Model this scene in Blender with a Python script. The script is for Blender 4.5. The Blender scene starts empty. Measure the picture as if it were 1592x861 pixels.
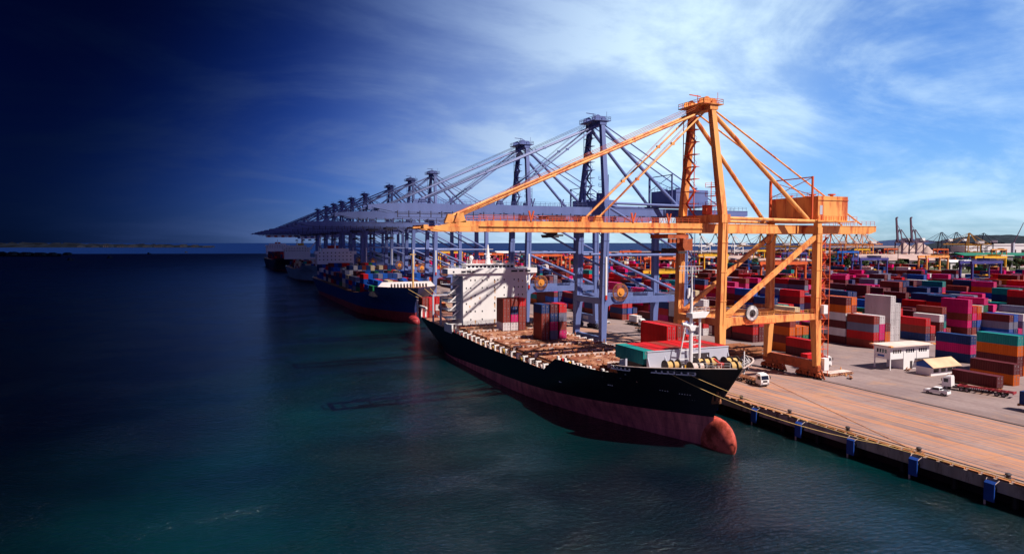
import bpy, math, random
from mathutils import Vector, Matrix
R = random.Random(7)
sc = bpy.context.scene
COL = sc.collection

# ------------------------------------------------------------------ camera
CAMZ = 35.0
YAW = math.radians(23.458); PITCH = math.radians(2.887)
cd = bpy.data.cameras.new('camera'); cam = bpy.data.objects.new('camera', cd); COL.objects.link(cam)
cam.location = (0, 0, CAMZ)
cam.rotation_euler = (math.pi/2 - PITCH, 0, -YAW)
cd.sensor_width = 36; cd.lens = 36*1061/1592
cd.clip_start = 1; cd.clip_end = 60000
sc.camera = cam

# ------------------------------------------------------------------ world: physical sky, thin clouds, darkening put over the sea on the left
w = bpy.data.worlds.new('World'); sc.world = w; w.use_nodes = True
nt = w.node_tree; nt.nodes.clear(); L = nt.links
def N(t, **k):
    n = nt.nodes.new(t)
    for a, b in k.items(): setattr(n, a, b)
    return n
def mth(op, a, b=None, c=None, clamp=False):
    n = N('ShaderNodeMath', operation=op); n.use_clamp = clamp
    for i, v in enumerate((a, b, c)):
        if v is None: continue
        if isinstance(v, (int, float)): n.inputs[i].default_value = v
        else: L.new(v, n.inputs[i])
    return n.outputs[0]
def mrange(v, a, b, c, d, t='SMOOTHSTEP'):
    n = N('ShaderNodeMapRange', interpolation_type=t); L.new(v, n.inputs[0])
    for i, x in enumerate((a, b, c, d)): n.inputs[i+1].default_value = x
    return n.outputs[0]
def mixc(f, a, b, mode='MIX'):
    n = N('ShaderNodeMix', data_type='RGBA', blend_type=mode)
    if isinstance(f, (int, float)): n.inputs[0].default_value = f
    else: L.new(f, n.inputs[0])
    for i, v in ((6, a), (7, b)):
        if isinstance(v, tuple): n.inputs[i].default_value = (*v, 1)
        else: L.new(v, n.inputs[i])
    return n.outputs[2]
SUN_AZ = math.radians(152); SUN_EL = math.radians(54)     # clockwise from +Y
sky = N('ShaderNodeTexSky', sky_type='NISHITA'); sky.sun_disc = False
sky.sun_elevation = SUN_EL; sky.sun_rotation = SUN_AZ
sky.air_density = 1.0; sky.dust_density = 0.4; sky.ozone_density = 4.0
tc = N('ShaderNodeTexCoord'); dirv = tc.outputs['Generated']
sep = N('ShaderNodeSeparateXYZ'); L.new(dirv, sep.inputs[0])
dx, dy, dz = sep.outputs
zc = mth('MAXIMUM', dz, 0.0)
def dot(ax, ay, az=0.0):
    return mth('ADD', mth('ADD', mth('MULTIPLY', dx, ax), mth('MULTIPLY', dy, ay)), mth('MULTIPLY', dz, az))
# clouds on a high layer
inv = mth('DIVIDE', 1.0, mth('ADD', zc, 0.24))
comb = N('ShaderNodeCombineXYZ'); L.new(mth('MULTIPLY', dx, inv), comb.inputs[0]); L.new(mth('MULTIPLY', dy, inv), comb.inputs[1])
mp = N('ShaderNodeMapping'); L.new(comb.outputs[0], mp.inputs[0]); mp.inputs['Rotation'].default_value = (0, 0, math.radians(-35)); mp.inputs['Scale'].default_value = (1.15, 1.75, 1)
mp.inputs['Location'].default_value = (1.7, 0.6, 0)
n1 = N('ShaderNodeTexNoise'); L.new(mp.outputs[0], n1.inputs[0]); n1.inputs['Scale'].default_value = 0.9; n1.inputs['Detail'].default_value = 9; n1.inputs['Roughness'].default_value = 0.60; n1.inputs['Distortion'].default_value = 0.9
n2 = N('ShaderNodeTexNoise'); L.new(mp.outputs[0], n2.inputs[0]); n2.inputs['Scale'].default_value = 3.2; n2.inputs['Detail'].default_value = 8; n2.inputs['Roughness'].default_value = 0.6
wisp = mth('ADD', mth('MULTIPLY', n1.outputs[0], 0.75), mth('MULTIPLY', n2.outputs[0], 0.25))
cl = mrange(wisp, 0.40, 0.68, 0, 1)
# thin veil, thickest over the harbour
mx, my = math.sin(math.radians(28)), math.cos(math.radians(28))
veil = mrange(dot(mx*0.97, my*0.97, 0.24), 0.92, 0.995, 0.0, 0.62)
cf = mth('MULTIPLY', mth('ADD', mth('MULTIPLY', cl, 0.55), veil, clamp=True), 1.0, clamp=True)
cf2 = mth('MULTIPLY', cf, mrange(wisp, 0.30, 0.55, 0.62, 1.0), clamp=True)
skyc = mixc(1.0, sky.outputs[0], (0.52, 0.79, 1.20), 'MULTIPLY')
skyc = mixc(cf2, skyc, (5.7, 7.4, 8.5))
# darkening added to the sky westward, overhead and behind, to weaken the fill
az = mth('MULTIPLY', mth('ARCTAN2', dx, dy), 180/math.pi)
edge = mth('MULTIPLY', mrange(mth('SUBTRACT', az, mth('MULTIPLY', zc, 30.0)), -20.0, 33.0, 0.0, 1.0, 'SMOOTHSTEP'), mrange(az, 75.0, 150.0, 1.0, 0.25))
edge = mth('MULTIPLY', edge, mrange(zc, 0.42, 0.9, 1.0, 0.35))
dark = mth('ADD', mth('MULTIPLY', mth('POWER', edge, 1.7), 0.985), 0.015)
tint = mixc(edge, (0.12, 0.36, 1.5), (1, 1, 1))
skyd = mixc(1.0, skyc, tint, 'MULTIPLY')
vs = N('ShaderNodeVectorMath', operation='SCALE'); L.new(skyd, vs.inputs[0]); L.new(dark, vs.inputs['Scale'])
# violet fill added to the unseen south-west sky, tinting shaded faces
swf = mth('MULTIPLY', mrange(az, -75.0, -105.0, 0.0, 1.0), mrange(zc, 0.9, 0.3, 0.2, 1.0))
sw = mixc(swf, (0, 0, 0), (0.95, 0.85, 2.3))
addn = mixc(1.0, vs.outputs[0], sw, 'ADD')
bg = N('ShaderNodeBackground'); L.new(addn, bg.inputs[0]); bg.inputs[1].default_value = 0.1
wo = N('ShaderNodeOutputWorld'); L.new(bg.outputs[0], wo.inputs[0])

# ------------------------------------------------------------------ sun, exposure
sd = bpy.data.lights.new('sun', 'SUN'); sd.energy = 5.0; sd.angle = math.radians(0.5); sd.color = (1.0, 0.87, 0.77)
sun = bpy.data.objects.new('sun', sd); COL.objects.link(sun)
tosun = Vector((math.sin(SUN_AZ)*math.cos(SUN_EL), math.cos(SUN_AZ)*math.cos(SUN_EL), math.sin(SUN_EL)))
sun.rotation_euler = (-tosun).to_track_quat('-Z', 'Y').to_euler(); sun.location = (100, -200, 400)
vsn = sc.view_settings; sc.display_settings.display_device = 'sRGB'
vsn.view_transform = 'Standard'; vsn.look = 'None'; vsn.gamma = 1; vsn.exposure = 0.46; vsn.use_curve_mapping = False

# ------------------------------------------------------------------ helpers
class MB:
    def __init__(s): s.v = []; s.f = []; s.m = []; s.c = []; s.mi = 0; s.col = None
    def face(s, idx): s.f.append(idx); s.m.append(s.mi); s.c.append(s.col)
    def box(s, x0, y0, z0, x1, y1, z1):
        b = len(s.v)
        s.v += [(x0,y0,z0),(x1,y0,z0),(x1,y1,z0),(x0,y1,z0),(x0,y0,z1),(x1,y0,z1),(x1,y1,z1),(x0,y1,z1)]
        for q in ((0,3,2,1),(4,5,6,7),(0,1,5,4),(1,2,6,5),(2,3,7,6),(3,0,4,7)): s.face(tuple(b+i for i in q))
        return s
    def cbox(s, x, y, z, a, b_, c): return s.box(x-a/2, y-b_/2, z-c/2, x+a/2, y+b_/2, z+c/2)
    def bar(s, p, q, w=0.2, h=None, w2=None, h2=None, up=(0,0,1)):
        h = w if h is None else h; w2 = w if w2 is None else w2; h2 = h if h2 is None else h2
        p = Vector(p); q = Vector(q); d = (q-p).normalized(); u = Vector(up)
        if abs(d.dot(u)) > 0.98: u = Vector((0,1,0))
        sx = d.cross(u).normalized(); sy = sx.cross(d).normalized()
        b = len(s.v)
        for c, a, e in ((p, w, h), (q, w2, h2)):
            for i, j in ((-1,-1),(1,-1),(1,1),(-1,1)): s.v.append(tuple(c + sx*i*a/2 + sy*j*e/2))
        for k in range(4): s.face((b+k, b+(k+1)%4, b+4+(k+1)%4, b+4+k))
        s.face((b+3,b+2,b+1,b)); s.face((b+4,b+5,b+6,b+7)); return s
    def tube(s, pts, r, n=8, cap=True, r2=None):
        pts = [Vector(p) for p in pts]; b = len(s.v); m = len(pts)
        for i, p in enumerate(pts):
            d = (pts[min(i+1,m-1)] - pts[max(i-1,0)]).normalized()
            u = Vector((0,0,1)) if abs(d.z) < 0.95 else Vector((0,1,0))
            sx = d.cross(u).normalized(); sy = sx.cross(d)
            rr = r if r2 is None else r + (r2-r)*i/(m-1)
            for k in range(n):
                a = 2*math.pi*k/n; s.v.append(tuple(p + sx*math.cos(a)*rr + sy*math.sin(a)*rr))
        for i in range(m-1):
            for k in range(n): s.face((b+i*n+k, b+i*n+(k+1)%n, b+(i+1)*n+(k+1)%n, b+(i+1)*n+k))
        if cap: s.face(tuple(b+k for k in range(n))[::-1]); s.face(tuple(b+(m-1)*n+k for k in range(n)))
        return s
    def disc(s, c, axis, r, t, n=20, r_in=0):
        c = Vector(c); a = Vector(axis).normalized()
        return s.tube([c-a*t/2, c+a*t/2], r, n)
    def prism(s, prof, a, b_, axis='Y'):
        """prof: 2-D outline; axis Y -> (x,z) swept in y; X -> (y,z) swept in x; Z -> (x,y) swept in z"""
        n = len(prof); b = len(s.v)
        for t in (a, b_):
            for p, q in prof:
                s.v.append({'Y': (p,t,q), 'X': (t,p,q), 'Z': (p,q,t)}[axis])
        for k in range(n): s.face((b+k, b+(k+1)%n, b+n+(k+1)%n, b+n+k))
        s.face(tuple(b+k for k in range(n))[::-1]); s.face(tuple(b+n+k for k in range(n))); return s
    def grid(s, rows):
        b = len(s.v); n = len(rows[0])
        for r_ in rows: s.v += [tuple(p) for p in r_]
        for i in range(len(rows)-1):
            for j in range(n-1): s.face((b+i*n+j, b+i*n+j+1, b+(i+1)*n+j+1, b+(i+1)*n+j))
        return s
    def ellipsoid(s, c, r, n=16, m=10):
        rows = []
        for i in range(m+1):
            t = math.pi*i/m
            rows.append([(c[0]+r[0]*math.sin(t)*math.cos(2*math.pi*j/n), c[1]+r[1]*math.sin(t)*math.sin(2*math.pi*j/n), c[2]+r[2]*math.cos(t)) for j in range(n+1)])
        return s.grid(rows)
    def rail(s, pts, h=1.05, step=2.0, r=0.05):
        """guard rail along a polyline"""
        for p, q in zip(pts[:-1], pts[1:]):
            p = Vector(p); q = Vector(q); ln = (q-p).length; k = max(1, int(ln/step))
            for i in range(k+1):
                c = p + (q-p)*i/k; s.bar(c, c+Vector((0,0,h)), r*1.6)
            for hh in (h, h*0.55): s.bar(p+Vector((0,0,hh)), q+Vector((0,0,hh)), r*1.6)
        return s
    def mesh(s, name, mats, smooth=False):
        me = bpy.data.meshes.new(name); me.from_pydata(s.v, [], s.f)
        for m in (mats if isinstance(mats, (list, tuple)) else [mats]): me.materials.append(m)
        me.polygons.foreach_set('material_index', s.m)
        if smooth: me.polygons.foreach_set('use_smooth', [True]*len(s.f))
        if any(c is not None for c in s.c):
            at = me.attributes.new('col', 'FLOAT_COLOR', 'CORNER'); data = []
            for p, c in zip(s.f, s.c): data += list((*(c or (.5,.5,.5)), 1.0))*len(p)
            at.data.foreach_set('color', data)
        me.update(); return me
    def build(s, name, mats, parent=None, smooth=False):
        o = bpy.data.objects.new(name, s.mesh(name, mats, smooth)); COL.objects.link(o)
        if parent is not None: o.parent = parent
        return o
def tag(o, label=None, cat=None, group=None, kind=None):
    if label: o['label'] = label
    if cat: o['category'] = cat
    if group: o['group'] = group
    if kind: o['kind'] = kind
    return o
def empty(name, loc=(0,0,0), rz=0):
    o = bpy.data.objects.new(name, None); COL.objects.link(o); o.location = loc; o.rotation_euler = (0,0,rz); o.empty_display_size = 0.5
    return o
def copy_tree(o, parent=None, kids=None):
    c = o.copy(); COL.objects.link(c)
    if parent is not None: c.parent = parent
    for ch in (kids[o] if kids else list(o.children)): copy_tree(ch, c)
    return c
FW = Vector((math.sin(YAW), math.cos(YAW), 0)); RT = Vector((math.cos(YAW), -math.sin(YAW), 0))
def at(u, D, z=0.0):
    """ground point D metres ahead on the bearing of photo column u"""
    p = FW*D + RT*(D*(u-796)/1061.0); return Vector((p.x, p.y, z))
def proj(p):
    d = Vector(p) - Vector((0,0,CAMZ)); f = FW*math.cos(PITCH) + Vector((0,0,-math.sin(PITCH)))
    D = d.dot(f); up = RT.cross(f)
    if D <= 0: return (-9999, -9999, -1)
    return (796+1061*d.dot(RT)/D, 430.5-1061*d.dot(up)/D, D)

# ------------------------------------------------------------------ materials
def mat(name, col, rough=0.55, var=0.12, dirt=0.0, dirtcol=(0.12,0.05,0.025), dscale=0.5, metal=0.0, spec=0.4, src=None, streak=False, bump=0.0, vscale=0.35):
    m = bpy.data.materials.new(name); m.use_nodes = True; t = m.node_tree; b = t.nodes['Principled BSDF']; l = t.links
    g = t.nodes.new('ShaderNodeNewGeometry')
    mpn = t.nodes.new('ShaderNodeMapping'); l.new(g.outputs['Position'], mpn.inputs[0])
    if streak: mpn.inputs['Scale'].default_value = (1, 1, 0.18)
    no = t.nodes.new('ShaderNodeTexNoise'); l.new(mpn.outputs[0], no.inputs[0]); no.inputs['Scale'].default_value = vscale; no.inputs['Detail'].default_value = 6
    if src == 'object':
        oi = t.nodes.new('ShaderNodeObjectInfo'); base = oi.outputs['Color']
    elif src == 'attr':
        a = t.nodes.new('ShaderNodeAttribute'); a.attribute_name = 'col'; base = a.outputs['Color']
    else:
        rg = t.nodes.new('ShaderNodeRGB'); rg.outputs[0].default_value = (*col, 1); base = rg.outputs[0]
    mr = t.nodes.new('ShaderNodeMapRange'); l.new(no.outputs[0], mr.inputs[0]); mr.inputs[1].default_value = 0.3; mr.inputs[2].default_value = 0.7
    mr.inputs[3].default_value = 1-var; mr.inputs[4].default_value = 1+var
    sc_ = t.nodes.new('ShaderNodeVectorMath'); sc_.operation = 'SCALE'; l.new(base, sc_.inputs[0]); l.new(mr.outputs[0], sc_.inputs['Scale'])
    out = sc_.outputs[0]
    if dirt > 0:
        n2 = t.nodes.new('ShaderNodeTexNoise'); l.new(mpn.outputs[0], n2.inputs[0]); n2.inputs['Scale'].default_value = dscale; n2.inputs['Detail'].default_value = 10; n2.inputs['Roughness'].default_value = 0.7
        r2 = t.nodes.new('ShaderNodeMapRange'); l.new(n2.outputs[0], r2.inputs[0]); th = 0.68-0.3*dirt
        r2.inputs[1].default_value = th; r2.inputs[2].default_value = th+0.14; r2.inputs[3].default_value = 0; r2.inputs[4].default_value = min(1, 0.35+dirt)
        mx_ = t.nodes.new('ShaderNodeMix'); mx_.data_type = 'RGBA'; l.new(r2.outputs[0], mx_.inputs[0]); l.new(out, mx_.inputs[6]); mx_.inputs[7].default_value = (*dirtcol, 1)
        out = mx_.outputs[2]
    l.new(out, b.inputs['Base Color'])
    b.inputs['Roughness'].default_value = rough; b.inputs['Metallic'].default_value = metal; b.inputs['Specular IOR Level'].default_value = spec
    if bump > 0:
        bn = t.nodes.new('ShaderNodeBump'); bn.inputs['Strength'].default_value = bump; bn.inputs['Distance'].default_value = 0.1; l.new(no.outputs[0], bn.inputs['Height']); l.new(bn.outputs[0], b.inputs['Normal'])
    return m
M = {}
M['orange'] = mat('orange_paint', (0.84, 0.39, 0.12), 0.55, 0.16, 0.66, (0.50,0.10,0.035), 0.45, streak=True)
M['orange_dk'] = mat('rusty_orange_paint', (0.42, 0.10, 0.035), 0.6, 0.25, 0.5, (0.13,0.035,0.02), 0.8)
M['blue'] = mat('crane_blue_paint', (0.125, 0.175, 0.40), 0.45, 0.10, 0.18, (0.10,0.09,0.15), 0.4, streak=True)
M['blue_dk'] = mat('dark_crane_machinery', (0.035, 0.035, 0.07), 0.6, 0.3)
M['white'] = mat('white_paint', (0.80, 0.80, 0.80), 0.5, 0.06, 0.10, (0.45,0.24,0.10), 0.25, streak=True)
M['whiteclean'] = mat('clean_white_paint', (0.80, 0.80, 0.82), 0.4, 0.03)
M['grey'] = mat('grey_paint', (0.45, 0.48, 0.58), 0.5, 0.08, 0.22, (0.36,0.22,0.12), 0.3, streak=True)
M['black'] = mat('black_rubber', (0.012, 0.012, 0.014), 0.7, 0.2)
M['dark'] = mat('dark_steel', (0.05, 0.04, 0.045), 0.55, 0.3, 0.3, (0.16,0.06,0.03), 1.0)
M['glass'] = mat('window_glass', (0.012, 0.015, 0.03), 0.1, 0.1, spec=0.6)
M['rust'] = mat('rusty_steel', (0.30, 0.12, 0.055), 0.8, 0.35, 0.5, (0.10,0.03,0.02), 0.9)
M['hatch'] = mat('worn_hatch_steel', (0.58, 0.34, 0.21), 0.75, 0.30, 0.95, (0.20,0.055,0.03), 0.4)
M['lash'] = mat('stained_lashing_plate', (0.62, 0.50, 0.46), 0.7, 0.2, 0.5, (0.25,0.09,0.05), 0.8)
M['deck'] = mat('red_oxide_deck', (0.36, 0.16, 0.11), 0.75, 0.3, 0.45, (0.45,0.30,0.22), 0.6)
M['deckfore'] = mat('worn_forecastle_deck', (0.55, 0.32, 0.24), 0.75, 0.25, 0.3, (0.2,0.08,0.05), 0.8)
M['yellow'] = mat('yellow_paint', (0.75, 0.42, 0.03), 0.5, 0.15, 0.2)
M['red'] = mat('red_paint', (0.50, 0.03, 0.02), 0.5, 0.15, 0.2)
M['conc'] = mat('stained_concrete', (0.44, 0.34, 0.28), 0.85, 0.3, 0.5, (0.08,0.05,0.04), 0.6, streak=True, bump=0.3)
M['concdark'] = mat('void_dark_concrete', (0.015, 0.012, 0.012), 0.6, 0.4)  # near-black: the shade of the void under the deck, put into the colour
M['fender'] = mat('blue_fender_panel', (0.010, 0.055, 0.30), 0.5, 0.15, 0.25, (0.03,0.03,0.05), 1.2)
M['brightblue'] = mat('bright_blue_paint', (0.01, 0.13, 0.55), 0.5, 0.1)
M['rope'] = mat('tan_mooring_rope', (0.55, 0.36, 0.14), 0.8, 0.2)
M['reel'] = mat('brown_cable_reel', (0.24, 0.09, 0.05), 0.6, 0.2)
M['hub'] = mat('amber_reel_hub', (0.70, 0.28, 0.05), 0.5, 0.1)
M['tan'] = mat('sunbleached_roof_sheet', (0.62, 0.42, 0.27), 0.8, 0.15, 0.3, (0.40,0.28,0.12), 0.8)
M['pinkroof'] = mat('pale_pink_roof_sheet', (0.42, 0.31, 0.29), 0.8, 0.15, 0.1, vscale=0.05)
M['tealroof'] = mat('teal_roof_sheet', (0.01, 0.26, 0.36), 0.5, 0.1)
M['greenroof'] = mat('green_roof_sheet', (0.01, 0.16, 0.09), 0.6, 0.1)
M['shedwall'] = mat('shed_wall_sheet', (0.24, 0.23, 0.27), 0.7, 0.2, 0.2, vscale=0.1)
M['boothblue'] = mat('booth_blue_paint', (0.01, 0.09, 0.42), 0.5, 0.1)
M['leaf'] = mat('tree_foliage', (0.045, 0.075, 0.025), 0.8, 0.5, vscale=0.3)
M['bark'] = mat('tree_bark', (0.10, 0.07, 0.05), 0.9, 0.3)
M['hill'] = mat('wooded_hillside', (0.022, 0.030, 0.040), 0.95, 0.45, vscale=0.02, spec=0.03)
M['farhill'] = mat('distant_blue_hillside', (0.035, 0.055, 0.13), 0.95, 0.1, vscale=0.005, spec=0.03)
M['land'] = mat('far_dark_shore', (0.006, 0.008, 0.014), 0.9, 0.6, 0.3, (0.014,0.016,0.022), 0.02, vscale=0.01, spec=0.02)  # on the left shore this darkened base stands in for missing shade
M['dimshed'] = mat('shade_dimmed_shed', (0.02,0.024,0.036), 0.8, 0.3, vscale=0.01, spec=0.05)  # shade put into the colour of far sheds and boats that stay sunlit
M['field'] = mat('scrub_verge', (0.07, 0.08, 0.03), 0.9, 0.5, 0.4, (0.25,0.2,0.15), 0.05, vscale=0.05)
M['pale'] = mat('pale_concrete_strip', (0.38, 0.33, 0.32), 0.85, 0.1, vscale=0.05)
M['cont'] = mat('container_paint', (1,1,1), 0.6, 0.14, 0.22, (0.10,0.035,0.03), 0.7, src='object', streak=True, spec=0.18)
M['contattr'] = mat('far_container_paint', (1,1,1), 0.55, 0.15, 0.1, (0.10,0.035,0.03), 0.5, src='attr', streak=True, spec=0.15)
M['rod'] = mat('galvanised_lock_rod', (0.26, 0.22, 0.24), 0.45, 0.1)

def ship_mat(name, top, boot, zb, slope, y0, rust=0.75):
    """two-coat hull: topside colour over red antifouling, painted line at zb falling by slope per metre aft"""
    m = mat(name, top, 0.42, 0.12, 0.0, spec=0.35, vscale=0.12); t = m.node_tree; l = t.links; b = t.nodes['Principled BSDF']
    src = b.inputs['Base Color'].links[0].from_socket
    g = t.nodes.new('ShaderNodeNewGeometry'); s = t.nodes.new('ShaderNodeSeparateXYZ'); l.new(g.outputs['Position'], s.inputs[0])
    def mm(op, a, c):
        n = t.nodes.new('ShaderNodeMath'); n.operation = op
        for i, v in enumerate((a, c)):
            if isinstance(v, (int, float)): n.inputs[i].default_value = v
            else: l.new(v, n.inputs[i])
        return n.outputs[0]
    line = mm('SUBTRACT', zb + slope*y0, mm('MULTIPLY', s.outputs[1], slope))
    f = mm('GREATER_THAN', line, s.outputs[2])
    mpn = t.nodes.new('ShaderNodeMapping'); l.new(g.outputs['Position'], mpn.inputs[0]); mpn.inputs['Scale'].default_value = (1, 1, 0.15)
    nz = t.nodes.new('ShaderNodeTexNoise'); l.new(mpn.outputs[0], nz.inputs[0]); nz.inputs['Scale'].default_value = 0.55; nz.inputs['Detail'].default_value = 9; nz.inputs['Roughness'].default_value = 0.65
    rp = t.nodes.new('ShaderNodeValToRGB'); l.new(nz.outputs[0], rp.inputs[0])
    rp.color_ramp.elements[0].position = 0.33; rp.color_ramp.elements[0].color = (boot[0]*0.55, boot[1]*0.6, boot[2]*0.7, 1)
    rp.color_ramp.elements[1].position = 0.66; rp.color_ramp.elements[1].color = (boot[0]*1.35, boot[1]*1.6, boot[2]*1.5, 1)
    # rust streaks on topsides
    r2 = t.nodes.new('ShaderNodeMapRange'); n3 = t.nodes.new('ShaderNodeTexNoise'); l.new(mpn.outputs[0], n3.inputs[0]); n3.inputs['Scale'].default_value = 0.9; n3.inputs['Detail'].default_value = 10; n3.inputs['Roughness'].default_value = 0.75
    l.new(n3.outputs[0], r2.inputs[0]); r2.inputs[1].default_value = 0.62; r2.inputs[2].default_value = 0.8; r2.inputs[3].default_value = 0; r2.inputs[4].default_value = rust
    m0 = t.nodes.new('ShaderNodeMix'); m0.data_type = 'RGBA'; l.new(r2.outputs[0], m0.inputs[0]); l.new(src, m0.inputs[6]); m0.inputs[7].default_value = (0.12, 0.05, 0.03, 1)
    m1 = t.nodes.new('ShaderNodeMix'); m1.data_type = 'RGBA'; l.new(f, m1.inputs[0]); l.new(m0.outputs[2], m1.inputs[6]); l.new(rp.outputs[0], m1.inputs[7])
    cx = t.nodes.new('ShaderNodeCombineXYZ'); l.new(s.outputs[1], cx.inputs[0]); l.new(s.outputs[2], cx.inputs[1])
    bk = t.nodes.new('ShaderNodeTexBrick'); l.new(cx.outputs[0], bk.inputs[0]); bk.inputs['Scale'].default_value = 1.0; bk.inputs['Brick Width'].default_value = 6.5; bk.inputs['Row Height'].default_value = 2.1; bk.inputs['Mortar Size'].default_value = 0.035; bk.inputs['Mortar Smooth'].default_value = 0.6
    bk.inputs['Color1'].default_value = (1, 1, 1, 1); bk.inputs['Color2'].default_value = (0.82, 0.82, 0.86, 1); bk.inputs['Mortar'].default_value = (0.45, 0.42, 0.42, 1)
    m2 = t.nodes.new('ShaderNodeMix'); m2.data_type = 'RGBA'; m2.blend_type = 'MULTIPLY'; m2.inputs[0].default_value = 0.8; l.new(m1.outputs[2], m2.inputs[6]); l.new(bk.outputs['Color'], m2.inputs[7])
    l.new(m2.outputs[2], b.inputs['Base Color'])
    bp = t.nodes.new('ShaderNodeBump'); bp.inputs['Strength'].default_value = 0.35; bp.inputs['Distance'].default_value = 0.08; l.new(nz.outputs[0], bp.inputs['Height']); l.new(bp.outputs[0], b.inputs['Normal'])
    return m

# ground materials
def ground_mat(name, stripes):
    m = bpy.data.materials.new(name); m.use_nodes = True; t = m.node_tree; l = t.links; b = t.nodes['Principled BSDF']
    g = t.nodes.new('ShaderNodeNewGeometry'); s = t.nodes.new('ShaderNodeSeparateXYZ'); l.new(g.outputs['Position'], s.inputs[0])
    def noise(scale, det, vec=None, rough=0.6):
        n = t.nodes.new('ShaderNodeTexNoise'); l.new(vec or g.outputs['Position'], n.inputs[0]); n.inputs['Scale'].default_value = scale; n.inputs['Detail'].default_value = det; n.inputs['Roughness'].default_value = rough; return n.outputs[0]
    def mr(v, a, c, d, e):
        n = t.nodes.new('ShaderNodeMapRange'); l.new(v, n.inputs[0])
        for i, x in enumerate((a, c, d, e)): n.inputs[i+1].default_value = x
        return n.outputs[0]
    def mix(f, a, c):
        n = t.nodes.new('ShaderNodeMix'); n.data_type = 'RGBA'
        if isinstance(f, float): n.inputs[0].default_value = f
        else: l.new(f, n.inputs[0])
        for i, v in ((6, a), (7, c)):
            if isinstance(v, tuple): n.inputs[i].default_value = (*v, 1)
            else: l.new(v, n.inputs[i])
        return n.outputs[2]
    def mm(op, a, c=0.0):
        n = t.nodes.new('ShaderNodeMath'); n.operation = op; n.use_clamp = op == 'MULTIPLY'
        for i, v in enumerate((a, c)):
            if isinstance(v, (int, float)): n.inputs[i].default_value = v
            else: l.new(v, n.inputs[i])
        return n.outputs[0]
    c = mix(mr(noise(0.06, 8), 0.35, 0.65, 0, 1), (0.215, 0.165, 0.17), (0.30, 0.235, 0.23))
    c = mix(mr(noise(0.9, 6), 0.45, 0.75, 0, 0.5), c, (0.17, 0.12, 0.12))
    # oil and tyre darkening, stretched along the traffic direction
    mp_ = t.nodes.new('ShaderNodeMapping'); l.new(g.outputs['Position'], mp_.inputs[0]); mp_.inputs['Scale'].default_value = (1, 0.08, 1)
    c = mix(mr(noise(0.35, 8, mp_.outputs[0]), 0.5, 0.72, 0, 0.6), c, (0.13, 0.085, 0.085))
    c = mix(mr(noise(0.09, 7, None, 0.7), 0.56, 0.68, 0, 0.55), c, (0.42, 0.24, 0.14))
    if stripes:
        # worn lane and pad lines
        xx = mm('ADD', s.outputs[0], mm('MULTIPLY', noise(0.05, 2), 0.5))
        fr = mm('FRACT', mm('DIVIDE', xx, 1.55))
        tri = mm('ABSOLUTE', mm('SUBTRACT', fr, 0.5))
        ln = mr(tri, 0.03, 0.15, 1, 0)
        fr2 = mm('FRACT', mm('DIVIDE', xx, 0.62)); ln2 = mr(mm('ABSOLUTE', mm('SUBTRACT', fr2, 0.5)), 0.02, 0.2, 0.7, 0)
        mp2 = t.nodes.new('ShaderNodeMapping'); l.new(g.outputs['Position'], mp2.inputs[0]); mp2.inputs['Scale'].default_value = (1.4, 0.06, 1)
        wear = mr(noise(0.8, 8, mp2.outputs[0], 0.65), 0.36, 0.52, 0.25, 1.0)
        mp4 = t.nodes.new('ShaderNodeMapping'); l.new(g.outputs['Position'], mp4.inputs[0]); mp4.inputs['Scale'].default_value = (1.0, 0.006, 1)
        band = mr(noise(1.05, 5, mp4.outputs[0], 0.75), 0.47, 0.56, 0.0, 1.0)
        ln = mm('MULTIPLY', ln, mr(noise(0.33, 3, mp4.outputs[0]), 0.4, 0.55, 0.2, 1.0))
        ln2 = mm('MULTIPLY', ln2, mr(noise(0.5, 3, mp4.outputs[0]), 0.5, 0.6, 0.0, 1.0))
        ln = mm('MAXIMUM', ln, mm('MULTIPLY', band, 0.8))
        f = mm('MULTIPLY', mm('MAXIMUM', ln, ln2), wear)
        c = mix(mm('MULTIPLY', f, 0.85), c, (0.58, 0.25, 0.11))
        jy = mr(mm('ABSOLUTE', mm('SUBTRACT', mm('FRACT', mm('DIVIDE', s.outputs[1], 7.3)), 0.5)), 0.0, 0.012, 0.6, 0.0)
        c = mix(jy, c, (0.10, 0.07, 0.07))
        # dark red oil smears
        mp3 = t.nodes.new('ShaderNodeMapping'); l.new(g.outputs['Position'], mp3.inputs[0]); mp3.inputs['Scale'].default_value = (1, 0.25, 1)
        c = mix(mr(noise(0.28, 9, mp3.outputs[0], 0.7), 0.60, 0.72, 0, 0.75), c, (0.11, 0.035, 0.04))
    l.new(c, b.inputs['Base Color']); b.inputs['Roughness'].default_value = 0.85; b.inputs['Specular IOR Level'].default_value = 0.2
    bp = t.nodes.new('ShaderNodeBump'); bp.inputs['Strength'].default_value = 0.15; bp.inputs['Distance'].default_value = 0.05; l.new(noise(3.0, 4), bp.inputs['Height']); l.new(bp.outputs[0], b.inputs['Normal'])
    return m
M['yard'] = ground_mat('yard_asphalt', False)
M['apron'] = ground_mat('quay_apron_surface', True)

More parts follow.
